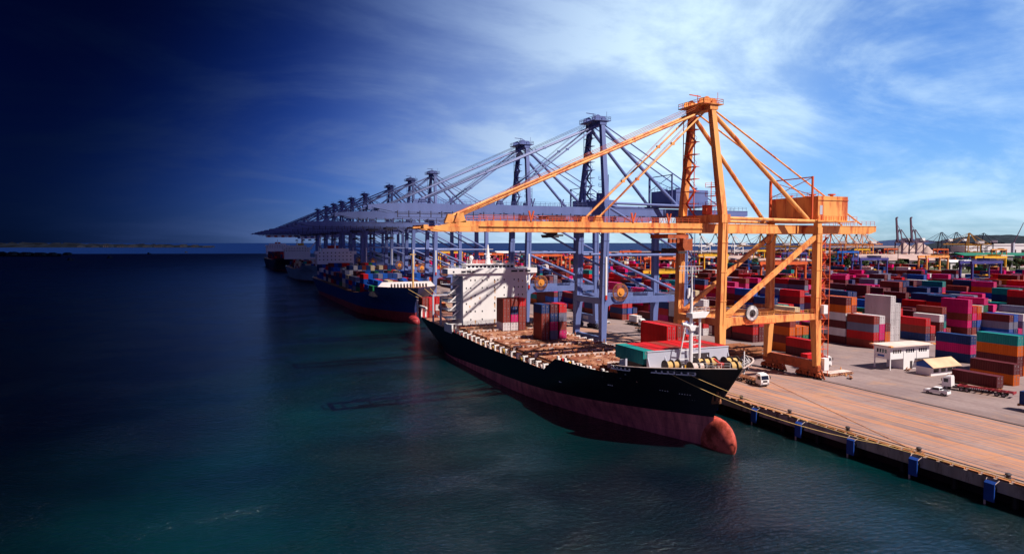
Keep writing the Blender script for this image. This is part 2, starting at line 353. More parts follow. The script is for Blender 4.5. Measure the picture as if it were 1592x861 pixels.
def water_mat():
    m = bpy.data.materials.new('harbour_water'); m.use_nodes = True; t = m.node_tree; l = t.links; b = t.nodes['Principled BSDF']
    g = t.nodes.new('ShaderNodeNewGeometry')
    def noise(scale, det, rough=0.55, sc=(1,1,1), dist=0.0, rot=0.0):
        mp_ = t.nodes.new('ShaderNodeMapping'); l.new(g.outputs['Position'], mp_.inputs[0]); mp_.inputs['Scale'].default_value = sc; mp_.inputs['Rotation'].default_value = (0,0,rot)
        n = t.nodes.new('ShaderNodeTexNoise'); l.new(mp_.outputs[0], n.inputs[0]); n.inputs['Scale'].default_value = scale; n.inputs['Detail'].default_value = det; n.inputs['Roughness'].default_value = rough; n.inputs['Distortion'].default_value = dist; return n.outputs[0]
    rp = t.nodes.new('ShaderNodeValToRGB'); l.new(noise(0.018, 5, 0.6), rp.inputs[0])
    rp.color_ramp.elements[0].position = 0.35; rp.color_ramp.elements[0].color = (0.0003, 0.0055, 0.011, 1)
    rp.color_ramp.elements[1].position = 0.68; rp.color_ramp.elements[1].color = (0.0004, 0.023, 0.026, 1)
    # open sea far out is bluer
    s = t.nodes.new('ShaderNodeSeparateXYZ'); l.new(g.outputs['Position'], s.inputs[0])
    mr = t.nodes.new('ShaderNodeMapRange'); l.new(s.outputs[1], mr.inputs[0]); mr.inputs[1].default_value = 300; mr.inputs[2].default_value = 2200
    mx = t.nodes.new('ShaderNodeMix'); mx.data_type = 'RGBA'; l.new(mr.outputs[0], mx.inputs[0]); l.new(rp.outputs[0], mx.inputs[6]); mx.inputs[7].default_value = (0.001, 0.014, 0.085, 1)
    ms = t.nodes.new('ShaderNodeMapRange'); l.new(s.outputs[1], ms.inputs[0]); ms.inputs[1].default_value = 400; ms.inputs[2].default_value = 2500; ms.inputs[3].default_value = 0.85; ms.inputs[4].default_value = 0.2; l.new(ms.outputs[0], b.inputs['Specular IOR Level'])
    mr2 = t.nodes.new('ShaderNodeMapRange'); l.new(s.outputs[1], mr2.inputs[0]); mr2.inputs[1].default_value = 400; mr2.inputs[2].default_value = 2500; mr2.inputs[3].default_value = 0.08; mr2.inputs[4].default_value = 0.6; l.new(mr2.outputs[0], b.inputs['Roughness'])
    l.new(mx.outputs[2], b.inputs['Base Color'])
    b.inputs['IOR'].default_value = 1.33
    def bump(h, st, dist, prev=None):
        bp = t.nodes.new('ShaderNodeBump'); bp.inputs['Distance'].default_value = dist; l.new(h, bp.inputs['Height'])
        if isinstance(st, float): bp.inputs['Strength'].default_value = st
        else: l.new(st, bp.inputs['Strength'])
        if prev: l.new(prev, bp.inputs['Normal'])
        return bp.outputs[0]
    # calm and ruffled patches
    pr = t.nodes.new('ShaderNodeMapRange'); l.new(noise(0.030, 4, 0.6, (1, 1.5, 1)), pr.inputs[0]); pr.inputs[1].default_value = 0.42; pr.inputs[2].default_value = 0.60; pr.inputs[3].default_value = 0.35; pr.inputs[4].default_value = 1.0
    n = bump(noise(0.12, 4, 0.5, (1, 1.6, 1), 0.3, 0.5), 0.35, 0.7)
    n = bump(noise(0.85, 5, 0.6, (1, 1.8, 1), 0.6, 0.4), pr.outputs[0], 0.70, n)
    l.new(n, b.inputs['Normal']); return m
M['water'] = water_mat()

# ------------------------------------------------------------------ setting
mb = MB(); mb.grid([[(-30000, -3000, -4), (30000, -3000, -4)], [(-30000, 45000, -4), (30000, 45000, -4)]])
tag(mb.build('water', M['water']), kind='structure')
EX = 105.6
# yard land: one slab from the quay line inland, its far coast curving away to the right
mb = MB(); mb.prism([(109.5, -400), (5200, -400), (9000, 3800), (6200, 5200), (2900, 2900), (1750, 2350), (900, 2250), (420, 2000), (150, 1500), (109.5, 1400)], -9, -0.012, 'Z')
tag(mb.build('ground', M['yard']), kind='structure')
# quay: deck slab overhanging a dark recess
mb = MB(); mb.box(EX+0.5, -300, -0.9, 140.55, 1500, 0.0)
tag(mb.build('quay_apron', M['apron']), kind='structure')
mb = MB(); mb.box(EX, -300, -1.9, EX+0.5, 1500, -0.06); mb.box(EX+0.52, -300, -2.0, EX+1.6, 1500, -0.92)
for k in range(90): mb.box(EX-0.12, -290+k*18.0, -1.75, EX, -289.2+k*18.0, -0.3)
tag(mb.build('quay_wall', M['conc']), kind='structure')
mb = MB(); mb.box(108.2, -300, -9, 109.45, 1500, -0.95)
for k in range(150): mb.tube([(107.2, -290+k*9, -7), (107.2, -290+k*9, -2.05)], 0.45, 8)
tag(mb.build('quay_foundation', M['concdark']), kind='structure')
# kerb beam along the quay edge, with notches
mb = MB()
for k in range(420): mb.box(EX+0.05, -60+k*2.2, 0.0, EX+0.55, -58.35+k*2.2, 0.22)
tag(mb.build('quay_kerb', mat('rusty_orange_kerb', (0.50,0.20,0.08), 0.8, 0.4, 0.4, (0.1,0.04,0.03), 1.0)), kind='structure')
# crane rails and the cable slot
for x, wd, mt, nm in ((109.9, 0.18, M['dark'], 'crane_rail'), (108.1, 0.55, M['black'], 'cable_trench'), (140.85, 0.85, M['black'], 'cable_trench'), (141.9, 0.12, M['rust'], 'crane_rail')):
    mb = MB(); mb.box(x-wd/2, -300, -0.2, x+wd/2, 1480, 0.008); tag(mb.build(nm, mt), kind='structure')
# pale strips, verges and roads beyond the stacks (right)
def strip(u0, u1, D0, D1, mt, nm, z=0.01):
    a, b_, c, d = at(u0, D0, z), at(u1, D0, z), at(u1, D1, z), at(u0, D1, z)
    m_ = MB(); m_.v = [tuple(a), tuple(b_), tuple(c), tuple(d)]; m_.face((0,1,2,3)); return tag(m_.build(nm, mt), kind='structure')
strip(1080, 1900, 720, 770, M['pale'], 'road', 0.012)
strip(1080, 1900, 775, 960, M['field'], 'verge', 0.012)
strip(1080, 1900, 965, 1010, M['pale'], 'road', 0.012)
strip(1250, 1900, 1100, 1180, M['field'], 'verge', 0.012)
strip(560, 1262, 1720, 2420, M['land'], 'port_land', 0.012)
strip(1262, 2100, 1900, 4600, M['land'], 'port_land', 0.012)

# hills on the right horizon
def ridge(name, u0, u1, D, hs, mt, depth, seed, nz=0.10):
    r_ = random.Random(seed); n = 60; rows = []
    for j in range(9):
        t = j/8; prof = math.sin(math.pi*(0.02+0.96*t)) if j not in (0, 8) else 0
        row = []
        for i in range(n+1):
            s_ = i/n; k = s_*(len(hs)-1); a = int(min(k, len(hs)-2)); h = hs[a]+(hs[a+1]-hs[a])*(k-a)
            p = at(u0+(u1-u0)*s_, D+depth*t, 0); hh = h*prof*(1+r_.uniform(-nz, nz)); row.append((p.x, p.y, -5+hh+5*(prof > 0)))
        rows.append(row)
    return tag(MB().grid(rows).build(name, mt, smooth=False), kind='structure')
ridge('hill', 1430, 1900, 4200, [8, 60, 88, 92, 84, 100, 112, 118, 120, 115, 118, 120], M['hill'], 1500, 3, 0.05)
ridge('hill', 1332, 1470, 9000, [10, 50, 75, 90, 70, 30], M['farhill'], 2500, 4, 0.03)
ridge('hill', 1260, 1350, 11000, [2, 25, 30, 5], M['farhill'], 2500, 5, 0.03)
# low shore far off on the left
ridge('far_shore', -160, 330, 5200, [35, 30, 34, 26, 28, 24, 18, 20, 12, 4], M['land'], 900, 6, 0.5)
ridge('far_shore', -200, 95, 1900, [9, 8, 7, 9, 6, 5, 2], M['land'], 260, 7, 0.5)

# ------------------------------------------------------------------ containers
CL, CW, CH = 10.5, 2.45, 2.68
MARO=(0.115,0.018,0.022); BROWN=(0.235,0.036,0.026); RED=(0.52,0.012,0.016); NAVY=(0.012,0.035,0.14); BLUE=(0.008,0.075,0.38)
MAG=(0.56,0.008,0.14); ORA=(0.62,0.12,0.010); WHI=(0.62,0.60,0.62); TEAL=(0.008,0.24,0.24); GREY=(0.16,0.17,0.26); GRN=(0.01,0.14,0.06); CREAM=(0.62,0.50,0.32)
CN = {MARO:'maroon', BROWN:'brown red', RED:'bright red', NAVY:'navy blue', BLUE:'blue', MAG:'magenta', ORA:'orange', WHI:'white', TEAL:'teal', GREY:'slate grey', GRN:'green', CREAM:'cream'}
def cont_mesh(L_, name):
    m_ = MB(); W2 = CW/2; H = CH; e = 0.07
    # corrugated side walls
    n = int(L_/0.3)
    for sgn in (-1, 1):
        rows = [[], []]
        for i in range(n*2+1):
            y = -L_/2+0.12 + (L_-0.24)*i/(n*2); off = 0.0 if (i//1) % 4 in (0, 1) else 0.05
            for rr, zz in ((0, 0.16), (1, H-0.12)): rows[rr].append((sgn*(W2-e+0.03-off*0.9), y, zz))
        m_.grid(rows if sgn > 0 else [r_[::-1] for r_ in rows])
    # roof, front end, back end, floor
    m_.box(-W2+0.09, -L_/2+0.10, H-0.10, W2-0.09, L_/2-0.10, H-0.03)
    m_.box(-W2+0.09, -L_/2+0.10, 0.12, W2-0.09, -L_/2+0.16, H-0.1)
    m_.box(-W2+0.09, L_/2-0.16, 0.12, W2-0.09, L_/2-0.10, H-0.1)
    m_.box(-W2+0.12, -L_/2+0.10, 0.08, W2-0.12, L_/2-0.10, 0.15)
    for x in (-W2+0.07, W2-0.07):
        for z in (0.08, H-0.06): m_.cbox(x, 0, z, 0.14, L_-0.30, 0.12 if z > 1 else 0.16)
        for y in (-L_/2+0.08, L_/2-0.08): m_.cbox(x, y, H/2, 0.14, 0.16, H-0.02)
    for y in (-L_/2+0.08, L_/2-0.08):
        for z in (0.08, H-0.06): m_.cbox(0, y, z, CW-0.30, 0.13, 0.12)
    return m_.mesh(name, M['cont'])
CM = cont_mesh(CL, 'shipping_container'); CM20 = cont_mesh(6.0, 'short_container')
def door_mesh(L_):
    m_ = MB(); y = -L_/2+0.06
    for sgn in (-1, 1): m_.box(min(sgn*0.02, sgn*1.06), y-0.02, 0.18, max(sgn*0.02, sgn*1.06), y+0.05, CH-0.14)
    m_.mi = 1
    for x in (-0.80, -0.34, 0.34, 0.80):
        m_.bar((x, y-0.05, 0.12), (x, y-0.05, CH-0.12), 0.05)
        m_.cbox(x, y-0.055, 0.22, 0.14, 0.06, 0.10); m_.cbox(x, y-0.055, CH-0.22, 0.14, 0.06, 0.10)
        m_.cbox(x+0.1, y-0.055, 1.15, 0.26, 0.04, 0.07)
    m_.cbox(0.62, y-0.03, 2.0, 0.30, 0.02, 0.24); m_.cbox(-0.60, y-0.03, 2.15, 0.28, 0.02, 0.16)
    return m_.mesh('door', [M['cont'], M['rod']])
DM = door_mesh(CL); DM20 = door_mesh(6.0)
used_labels = set()
def container(x, y, z, col, label, group=None, short=False, rz=0.0, door=True, jitter=0.0):
    """x, y = centre, z = underside"""
    o = bpy.data.objects.new('shipping_container', CM20 if short else CM); COL.objects.link(o)
    o.location = (x, y, z); o.rotation_euler = (0, 0, rz + jitter)
    k = 1 + R.uniform(-0.12, 0.12); c = tuple(min(0.9, v*k) for v in col); o.color = (*c, 1)
    assert label not in used_labels, label
    used_labels.add(label)
    tag(o, label, 'container', group)
    if door:
        d = bpy.data.objects.new('door', DM20 if short else DM); COL.objects.link(d); d.parent = o; d.color = (*c, 1)
    return o

# yard lattice: (block x0, rows) ; bays in y. Hand-set stacks are keyed (x index, bay)
ORD = ['first','second','third','fourth','fifth','sixth','seventh','eighth','ninth','tenth','eleventh','twelfth']
TIER = ['ground','second','third','fourth','fifth','sixth']
hand = {}      # (x_left, y_near) -> colours bottom to top
def H(x, y, *cols): hand[(x, y)] = cols
H(177.9,102.7, ORA, MARO)
H(190.8,109.4, BROWN, MARO, ORA, TEAL); H(193.6,109.4, ORA, BROWN, ORA, NAVY); H(196.4,109.4, MARO, RED, BROWN)
H(199.6,127.0, NAVY, MAG, NAVY)
H(198.2,157.6, BROWN, RED, GREY, BROWN); H(200.9,157.6, MARO, MAG, MAG, WHI); H(203.6,157.6, ORA, ORA, MARO); 
H(198.2,168.6, MARO, WHI, MARO, WHI, ORA, MARO); H(200.9,168.6, MARO, BROWN, ORA, MAG, BROWN, ORA); H(203.6,168.6, RED, NAVY, ORA, ORA)
H(218.7,167.4, WHI, WHI, WHI, WHI, WHI, WHI); H(221.4,167.4, WHI, WHI, WHI, WHI, WHI)
H(230.3,162.4, NAVY, BROWN, RED); H(233.0,162.4, MARO, RED); H(230.3,173.2, MARO, BROWN, RED, RED)
H(246.5,168.5, MARO, MARO, WHI)
H(260.8,167.4, MARO, MAG, BROWN, MAG, MAG)
H(263.6,167.4, BROWN, NAVY, MAG, RED); H(266.4,167.4, NAVY, BLUE, RED, ORA)
H(167.0,162.9, ORA, BROWN, ORA, BROWN); H(169.8,162.9, ORA, MARO, ORA); H(172.6,162.9, MARO, GRN, ORA)
H(164.5,151.5, MARO, RED)
H(172.0,184.5, MARO, RED, MARO); H(174.8,184.5, MARO, MARO, RED); H(172.0,195.5, MARO, MARO)
H(168.0,262.0, BROWN, NAVY, RED, NAVY); H(170.8,262.0, RED, BLUE, RED); H(173.6,262, ORA, NAVY)
PAL = [MARO]*15+[BROWN]*9+[RED]*8+[NAVY]*10+[BLUE]*4+[MAG]*7+[ORA]*4+[WHI]*5+[TEAL]*3+[GREY]*4+[GRN]*1+[CREAM]*2
blocks = []    # x0, rows, y start, y end, landmark
blocks.append((168.0, 4, 206, 255, 'behind the orange crane legs'))
blocks.append((168.0, 5, 275, 700, 'behind the blue cranes'))
blocks.append((184.5, 4, 215, 700, 'beside the blue crane road'))
blocks.append((198.2, 6, 180, 700, 'behind the six high stack'))
blocks.append((218.7, 4, 179, 700, 'behind the tall white stack'))
blocks.append((233.0, 5, 185, 700, 'behind the white office'))
blocks.append((250.0, 6, 170, 690, 'behind the tall magenta stack'))
blocks.append((270.0, 6, 158, 690, 'right of the tall magenta stack'))
blocks.append((291.0, 6, 150, 680, 'near the teal roofed shed'))
blocks.append((312.0, 6, 165, 680, 'under the near violet yard crane'))
for i in range(11): blocks.append((334.0+i*21.5, 6, 175+i*9, 660-i*8, 'far right yard block %s' % ORD[i]))
allc = []      # (x,y,z,col,tier,row,bay,block)
taken = []
for (x, y), cols in hand.items():
    taken.append((x, y))
    for k, c in enumerate(cols): allc.append([x+CW/2, y+CL/2, k*CH, c, k, 0, 0, None, len(cols)])
def clash(x, y): return any(abs(x-a) < 2.6 and abs(y-b) < 10.6 for a, b in taken)
RB = random.Random(11)
def height_field(bi, bay, row):
    base = 2.7 + 1.5*math.sin(bi*1.7+bay*0.9) + RB.choice((-1.5, -0.5, 0.2, 0.8, 2.0)) + 0.5*math.sin(row*2.1+bay)
    return max(0, min(6, int(round(base))))
for bi, (x0, nr, ya, yb, lm) in enumerate(blocks):
    nb = int((yb-ya)/11.0)
    for bay in range(nb):
        y = ya + bay*11.0
        if bay % 9 == 8: continue
        runc = RB.choice(PAL)
        for row in range(nr):
            x = x0 + row*2.75
            if clash(x, y): continue
            h = height_field(bi, bay, row)
            for k in range(h):
                c = runc if RB.random() < 0.3 else RB.choice(PAL)
                allc.append([x+CW/2, y+CL/2, k*CH, c, k, row, bay, lm, h])
# visibility: outward neighbours
hmap = {}
for c in allc: hmap[(round(c[0]*2), round(c[1]*2))] = max(hmap.get((round(c[0]*2), round(c[1]*2)), 0), c[8])
def neigh(c, dx_, dy_):
    for kx in (0, -1, 1):
        for ky in (0, -1, 1):
            v = hmap.get((round((c[0]+dx_)*2)+kx, round((c[1]+dy_)*2)+ky))
            if v: return v
    return 0
vis = []
for c in allc:
    px_, py_, D = proj((c[0], c[1], c[2]+CH/2))
    if D < 0 or px_ < 560 or px_ > 1592+70: continue
    top = c[4] == c[8]-1
    side = neigh(c, -2.75, 0) <= c[4]; end = neigh(c, 0, -11.0) <= c[4]
    if not (top or side or end): continue
    # keep only what clears the stacks nearer the camera
    blocked = False
    if D > 150:
        cx, cy, cz = c[0], c[1], c[2]+CH*0.95
        hits = 0
        for tt in (14, 26, 40, 55):
            f = 1 - tt/D; q = (cx*f, cy*f, CAMZ+(cz-CAMZ)*f)
            key = (round(q[0]/6), round(q[1]/12))
            hv = coarse.get(key, 0) if 'coarse' in globals() else 0
    vis.append((D, c, (top, side, end)))
vis.sort(key=lambda t: t[0])
NIND = 205
stuff = MB(); cnt = 0
for D, c, (top, side, end) in vis:
    x, y, z, col, tier, row, bay, lm, hh = c
    if cnt < NIND:
        cnt += 1
        nm = CN[col]
        if lm is None:
            lab = f"{nm} container, {TIER[tier]} tier of the stack"
            where = {(177.9,102.7):'behind the parked maroon trailer',(190.8,109.4):'topped by a teal box at right',(193.6,109.4):'just inland of the teal topped stack',(196.4,109.4):'far side of the teal topped stack',
              (199.6,127.0):'behind the small blue gabled booth',(198.2,157.6):'left behind the white office',(200.9,157.6):'with magenta ends behind the office',(203.6,157.6):'with orange ends behind the office',
              (198.2,168.6):'six high facing the orange crane',(200.9,168.6):'inland neighbour of the six high stack',(203.6,168.6):'third inland of the six high stack',
              (218.7,167.4):'all white and tallest',(221.4,167.4):'all white, inland and lower',(230.3,162.4):'right behind the white office roof',(233.0,162.4):'low and dark right of the office roof',(230.3,173.2):'one bay behind the office roof stack',
              (246.5,168.5):'with a white top right of the office',(260.8,167.4):'magenta and brown, tall at right',(263.6,167.4):'inland of the magenta brown stack',(266.4,167.4):'second inland of the magenta brown stack',
              (167.0,162.9):'orange and brown behind the crane legs',(169.8,162.9):'second inland of the orange brown stack',(172.6,162.9):'third inland of the orange brown stack',(164.5,151.5):'low red one at the crane landside leg',
              (172.0,184.5):'dark red, left of the orange crane reel',(174.8,184.5):'inland of the dark red reel side stack',(172.0,195.5):'low, behind the dark red reel side stack',
              (168.0,262.0):'navy and brown between blue crane legs',(170.8,262.0):'second one between the blue crane legs',(173.6,262):'third one between the blue crane legs'}[(round(x-CW/2,1), round(y-CL/2,1)) if (round(x-CW/2,1), round(y-CL/2,1)) != (173.6,262.0) else (173.6,262)]
            lab += ' ' + where
        else:
            lab = f"{nm} container, {TIER[tier]} tier, {ORD[row]} row, {ORD[bay] if bay < 12 else 'far '+ORD[bay-12]} bay {lm}"
        o = container(x, y, z, col, lab, 'containers stacked in the yard', door=True, jitter=R.uniform(-0.003, 0.003))
    else:
        k = 1+R.uniform(-0.15, 0.15); stuff.col = tuple(min(0.9, v*k) for v in col)
        stuff.box(x-CW/2, y-CL/2, z, x+CW/2, y+CL/2, z+CH-0.05)
        if D < 420:
            stuff.col = tuple(v*0.8+0.01 for v in stuff.col)
            for xx in (-1.16, 1.16): stuff.box(x+xx-0.06, y-CL/2-0.05, z, x+xx+0.06, y-CL/2-0.004, z+CH-0.05)
            stuff.col = (0.45, 0.36, 0.38)
            for xx in (-0.75, -0.3, 0.3, 0.75): stuff.box(x+xx-0.03, y-CL/2-0.06, z+0.2, x+xx+0.03, y-CL/2-0.02, z+CH-0.2)
# a scatter of more distant boxes in depots beyond the verge
RF = random.Random(5)
for (u0, u1, D0, D1, n) in ((640, 1100, 740, 1700, 1500), (1100, 1700, 1010, 1100, 330), (1100, 1700, 1190, 1700, 1300), (1180, 1650, 1700, 2600, 900)):
    for k in range(n):
        p = at(RF.uniform(u0, u1), RF.uniform(D0, D1)); h = RF.randint(1, 4)
        x = round(p.x/2.7)*2.7; y = round(p.y/11)*11
        for t in range(h):
            stuff.col = RF.choice(PAL); stuff.box(x, y, t*2.7, x+2.5, y+10.4, t*2.7+2.65)
so = stuff.build('distant_containers', M['contattr'])
tag(so, 'distant container stacks filling the yard to the far shore', 'containers', kind='stuff')
print('containers visible', len(vis), 'individual', cnt)

# ------------------------------------------------------------------ gantry cranes on the quay
def reel_part(parent, c, r, rim_m, spoke_m, hub_m, blk):
    c = Vector(c); mb = MB()
    n = 32
    for k in range(n):
        a = 2*math.pi*k/n; b2 = 2*math.pi*(k+1)/n
        p = c+Vector((math.cos(a)*r, 0, math.sin(a)*r)); q = c+Vector((math.cos(b2)*r, 0, math.sin(b2)*r)); mb.bar(p, q, 0.5, 0.16, up=(0,1,0))
    rim = mb.build('cable_reel', rim_m, parent)
    mb = MB()
    for k in range(n):
        a = 2*math.pi*k/n; mb.bar(c+Vector((math.cos(a)*r*0.25, -0.12, math.sin(a)*r*0.25)), c+Vector((math.cos(a)*r*1.04, -0.12, math.sin(a)*r*1.04)), 0.14, 0.10, w2=0.24)
    mb.build('spokes', spoke_m, rim)
    mb = MB(); mb.disc(c+Vector((0, -0.2, 0)), (0,1,0), r*0.5, 0.3, 20); mb.build('drum', blk, rim)
    mb = MB(); mb.disc(c+Vector((0, -0.45, 0)), (0,1,0), r*0.22, 0.4, 14); mb.build('hub', hub_m, rim)

def quay_crane(yc, P, mt, dk, label, detail=True, name='gantry_crane', group='ship to shore cranes along the quay'):
    XW, XL, HY = 110.4, 141.6, 8.0
    yn, yf = yc-HY, yc+HY
    zb, zt = P['zb'], P['zb']+P['bh']      # boom underside, top
    zp = zt+1.2                             # leg top
    root = empty(name, (XW, yc, 0)); O = Vector((XW, yc, 0))
    tag(root, label, 'crane', group)
    def B(m_, nm, mtt=None, par=None, smooth=False):
        m_.v = [(v[0]-O.x, v[1]-O.y, v[2]-O.z) for v in m_.v] if par is None else m_.v
        return m_.build(nm, mtt or mt, par or root, smooth)
    def V(x, y, z): return (x, y, z)
    def loc(x, y, z): return (x-O.x, y-O.y, z-O.z)
    zs = P['zs']
    # legs: lower splayed part and upper part
    for x, lean in ((XW, P['lean']), (XL, 0.0)):
        for y, sg in ((yn, 1), (yf, -1)):
            mb = MB(); ztop = zp if x == XW else zb+0.2
            w = P['lw']
            mb.bar((x, y-sg*0.6, 3.2), (x+lean*0.35, y, zs), w*0.8, w*0.85, w*1.1, w*1.1, up=(0,1,0))
            mb.bar((x+lean*0.35, y, zs-0.02), (x+lean, y, ztop), w, w*1.0, w*0.95, w*0.95, up=(0,1,0))
            if detail:
                for zz in (zs+6, zs+13, zs+20):
                    if zz < ztop-2: mb.cbox(x+lean*(0.35+0.65*(zz-zs)/(ztop-zs)), y, zz, w*1.1, w*1.1, 0.16)
                mb.bar((x+w*0.2, y-w*0.56, zs-2), (x+lean+w*0.2, y-w*0.54, ztop-0.5), 0.12)
            B(mb, 'leg')
    # wheel girders and bogies along both rails
    for x in (XW, XL):
        mb = MB()
        mb.prism([(yn-1.6, 2.0), (yf+1.6, 2.0), (yf+1.6, 3.4), (yf-1.2, P['zg']), (yn+1.2, P['zg']), (yn-1.6, 3.4)], x-0.6, x+0.6, 'X')
        for k in range(9): mb.box(x-0.68, yn+k*2.0-0.08, 2.05, x+0.68, yn+k*2.0+0.08, min(3.3, P['zg']))
        g = B(mb, 'wheel_girder', dk if P['dkg'] else mt)
        if P.get('plate') and x == XL:
            m2 = MB(); m2.box(x-0.72, yc-3.4, 3.2, x-0.62, yc+0.6, 4.7); B(m2, 'name_plate', M['grey'])
        for sgn in ((-1, 1) if detail else (-1, 1)):
            yc2 = yc+sgn*6.3
            mb = MB()
            mb.prism([(yc2-4.2, 1.2), (yc2-2.6, 1.9), (yc2+2.6, 1.9), (yc2+4.2, 1.2), (yc2+2.4, 1.35), (yc2, 1.5), (yc2-2.4, 1.35)], x-0.45, x+0.45, 'X')
            for j in (-3.3, -1.1, 1.1, 3.3):
                mb.prism([(yc2+j-1.0, 0.45), (yc2+j-0.5, 1.45), (yc2+j+0.5, 1.45), (yc2+j+1.0, 0.45)], x-0.55, x-0.3, 'X')
                mb.prism([(yc2+j-1.0, 0.45), (yc2+j-0.5, 1.45), (yc2+j+0.5, 1.45), (yc2+j+1.0, 0.45)], x+0.3, x+0.55, 'X')
                mb.cbox(x-0.7, yc2+j, 1.0, 0.35, 0.5, 0.5)
            mb.bar((x-0.7, yc2-4.3, 2.5), (x-0.7, yc2-5.6, 0.3), 0.16, 0.5)
            bg_ = B(mb, 'bogie', P['bogm'])
            if detail:
                mb = MB()
                for j in (-3.3, -1.1, 1.1, 3.3):
                    for q in (-0.5, 0.5): mb.disc((x-O.x, yc2+j+q-O.y, 0.42), (1,0,0), 0.40, 0.5, 12)
                mb.build('wheels', M['black'], bg_)
    # portal beams across the gauge, and tie beams along the quay
    for y, nm in ((yn, 'portal_beam'), (yf, 'portal_beam')):
        mb = MB(); h = P['ph']; z0 = zs
        mb.prism([(XW-0.2, z0-1.6), (XW+3.0, z0), (XL+0.3, z0+0.3), (XL+0.3, z0+h*0.9), (XW-0.2, z0+h)], y-0.75, y+0.75, 'Y')
        pb = B(mb, nm)
        if detail:
            m2 = MB(); m2.rail([loc(XW+1, y-0.7, z0+h*0.95), loc(XL+1, y-0.7, z0+h*0.9)], 1.1, 2.2, 0.045); m2.build('railing', mt, pb)
    mb = MB(); mb.box(XW-0.6, yn, zs+0.1, XW+0.9, yf, zs+P['ph']*0.85); B(mb, 'tie_beam')
    mb = MB(); mb.box(XL-0.5, yn, zs+0.4, XL+0.5, yf, zs+P['ph']*0.75); B(mb, 'tie_beam')
    mb = MB(); mb.box(XW+P['lean']-1.2, yn-0.9, zt+0.1, XW+P['lean']+1.3, yf+0.9, zp+0.9); B(mb, 'top_cross_beam', mt)
    mb = MB(); mb.box(XL-0.8, yn-0.9, zb-0.1, XL+0.8, yf+0.9, zb+1.6); B(mb, 'top_cross_beam', mt)
    # bracing of the portal
    for y in (yn, yf):
        if P['brace'] == 'up':
            mb = MB(); mb.bar((XW+1.5, y, zs+P['ph']), (XL-0.4, y, zb-0.6), 1.0, 1.0); B(mb, 'diagonal_brace')
        else:
            zm = P['zm']
            mb = MB(); mb.tube([(XW+0.6, y, zm), (XL-0.4, y, zm)], 0.42, 8); B(mb, 'horizontal_strut')
            mb = MB(); mb.tube([(XW+1.2, y, zm-0.6), (XL-1.0, y, zs+P['ph']+0.4)], 0.42, 8); B(mb, 'diagonal_brace')
            mb = MB(); mb.tube([(XW+2.0, y, zt), (XL-0.5, y, zm+0.6)], 0.42, 8); B(mb, 'diagonal_brace')
        mb = MB(); mb.tube([(XW+1.6, y, zp), (XL, y, zp-0.4)], 0.42, 10); B(mb, 'top_tube')
        mb = MB(); mb.bar((XL, y, zb), (XL, y, zp-0.1), P['lw']*0.8); B(mb, 'girder_post')
    # boom and girder: twin boxes with walkway
    xt, xr = P['tip'], P['rear']
    for sy in (-1, 1):
        y = yc+sy*3.2; mb = MB()
        if P['kind'] == 'stepped':
            mb.prism([(xt+1, zb+0.5), (xt+5, zb), (XW-2, zb), (XW-2, zt), (xt+14, zt), (xt+10.5, zb+1.0), (xt+1, zb+0.95)], y-0.7, y+0.7, 'Y')
            mb.prism([(xt+4.5, zb+1.05), (xt+11, zb+1.05), (xt+13.5, zt-0.1), (xt+9, zt-0.1)], y-0.5, y+0.5, 'Y')
            mb.box(xt+12, y-0.92, zb+P['bh']*0.44, XW-2, y-0.71, zb+P['bh']*0.54)
        else:
            mb.prism([(xt, zb+P['bh']*0.55), (xt+7, zb), (XW-2, zb), (XW-2, zt), (xt+9, zt), (xt, zb+P['bh']*0.75)], y-0.7, y+0.7, 'Y')
        bm_ = B(mb, 'boom')
        if detail:
            m2 = MB(); m2.rail([loc(xt+12, y+sy*0.65, zt), loc(XW-3, y+sy*0.65, zt)], 1.15, 1.6, 0.045)
            m2.build('railing', P['railm'], bm_)
        mb = MB(); mb.prism([(XW-1.9, zb), (xr-2.5, zb), (xr, zb+0.7), (xr, zt-0.2), (XW-1.9, zt)], y-0.7, y+0.7, 'Y')
        mb.box(XW-1.9, y-0.78, zt-0.25, xr, y-0.72, zt-0.1)
        gd = B(mb, 'girder')
        if detail:
            m2 = MB(); m2.rail([loc(XL+11, y-0.6, zt), loc(xr-0.5, y-0.6, zt)], 1.15, 1.6, 0.045); m2.build('railing', P['railm'], gd)
    for k in range(int((xr-xt)/6.5)): mb = MB(); mb.box(xt+3+k*6.5, yc-2.5, zb+0.5, xt+3.5+k*6.5, yc+2.5, zb+1.2); B(mb, 'cross_tie', mt)
    mb = MB(); mb.bar((xt+0.5, yc-4.2, zb+0.9), (xt+0.5, yc+4.2, zb+0.9), 1.0, 0.8); mb.bar((xt-1.6, yc-2.5, zb+0.7), (xt-1.6, yc+2.5, zb+0.7), 0.3, 0.3)
    for s_ in (-2.4, 2.4): mb.bar((xt-1.6, yc+s_, zb+0.7), (xt+1, yc+s_, zb+0.9), 0.3)
    B(mb, 'boom_tip_frame', mt)
    # side walkway under boom (service gantry)
    mb = MB(); y = yc-5.0
    mb.box(xt+8, y-0.45, zb+0.4 if P['kind'] == 'stepped' else zb-1.6, XW-4, y+0.25, zb+0.5 if P['kind'] == 'stepped' else zb-1.5)
    zz = zb-1.5 if P['kind'] != 'stepped' else zt+0.0
    mb2 = MB()
    if P['kind'] != 'stepped':
        for k in range(int((XW-6-xt-8)/3.2)):
            x = xt+8+k*3.2; mb2.bar((x, y-0.1, zb-1.6), (x, y-0.1, zb+0.3), 0.22)
        mb2.bar((xt+8, y-0.1, zb-0.6), (XW-4, y-0.1, zb-0.6), 0.16); mb2.v += []
        B(mb, 'service_walkway', dk); B(mb2, 'walkway_hangers', dk)
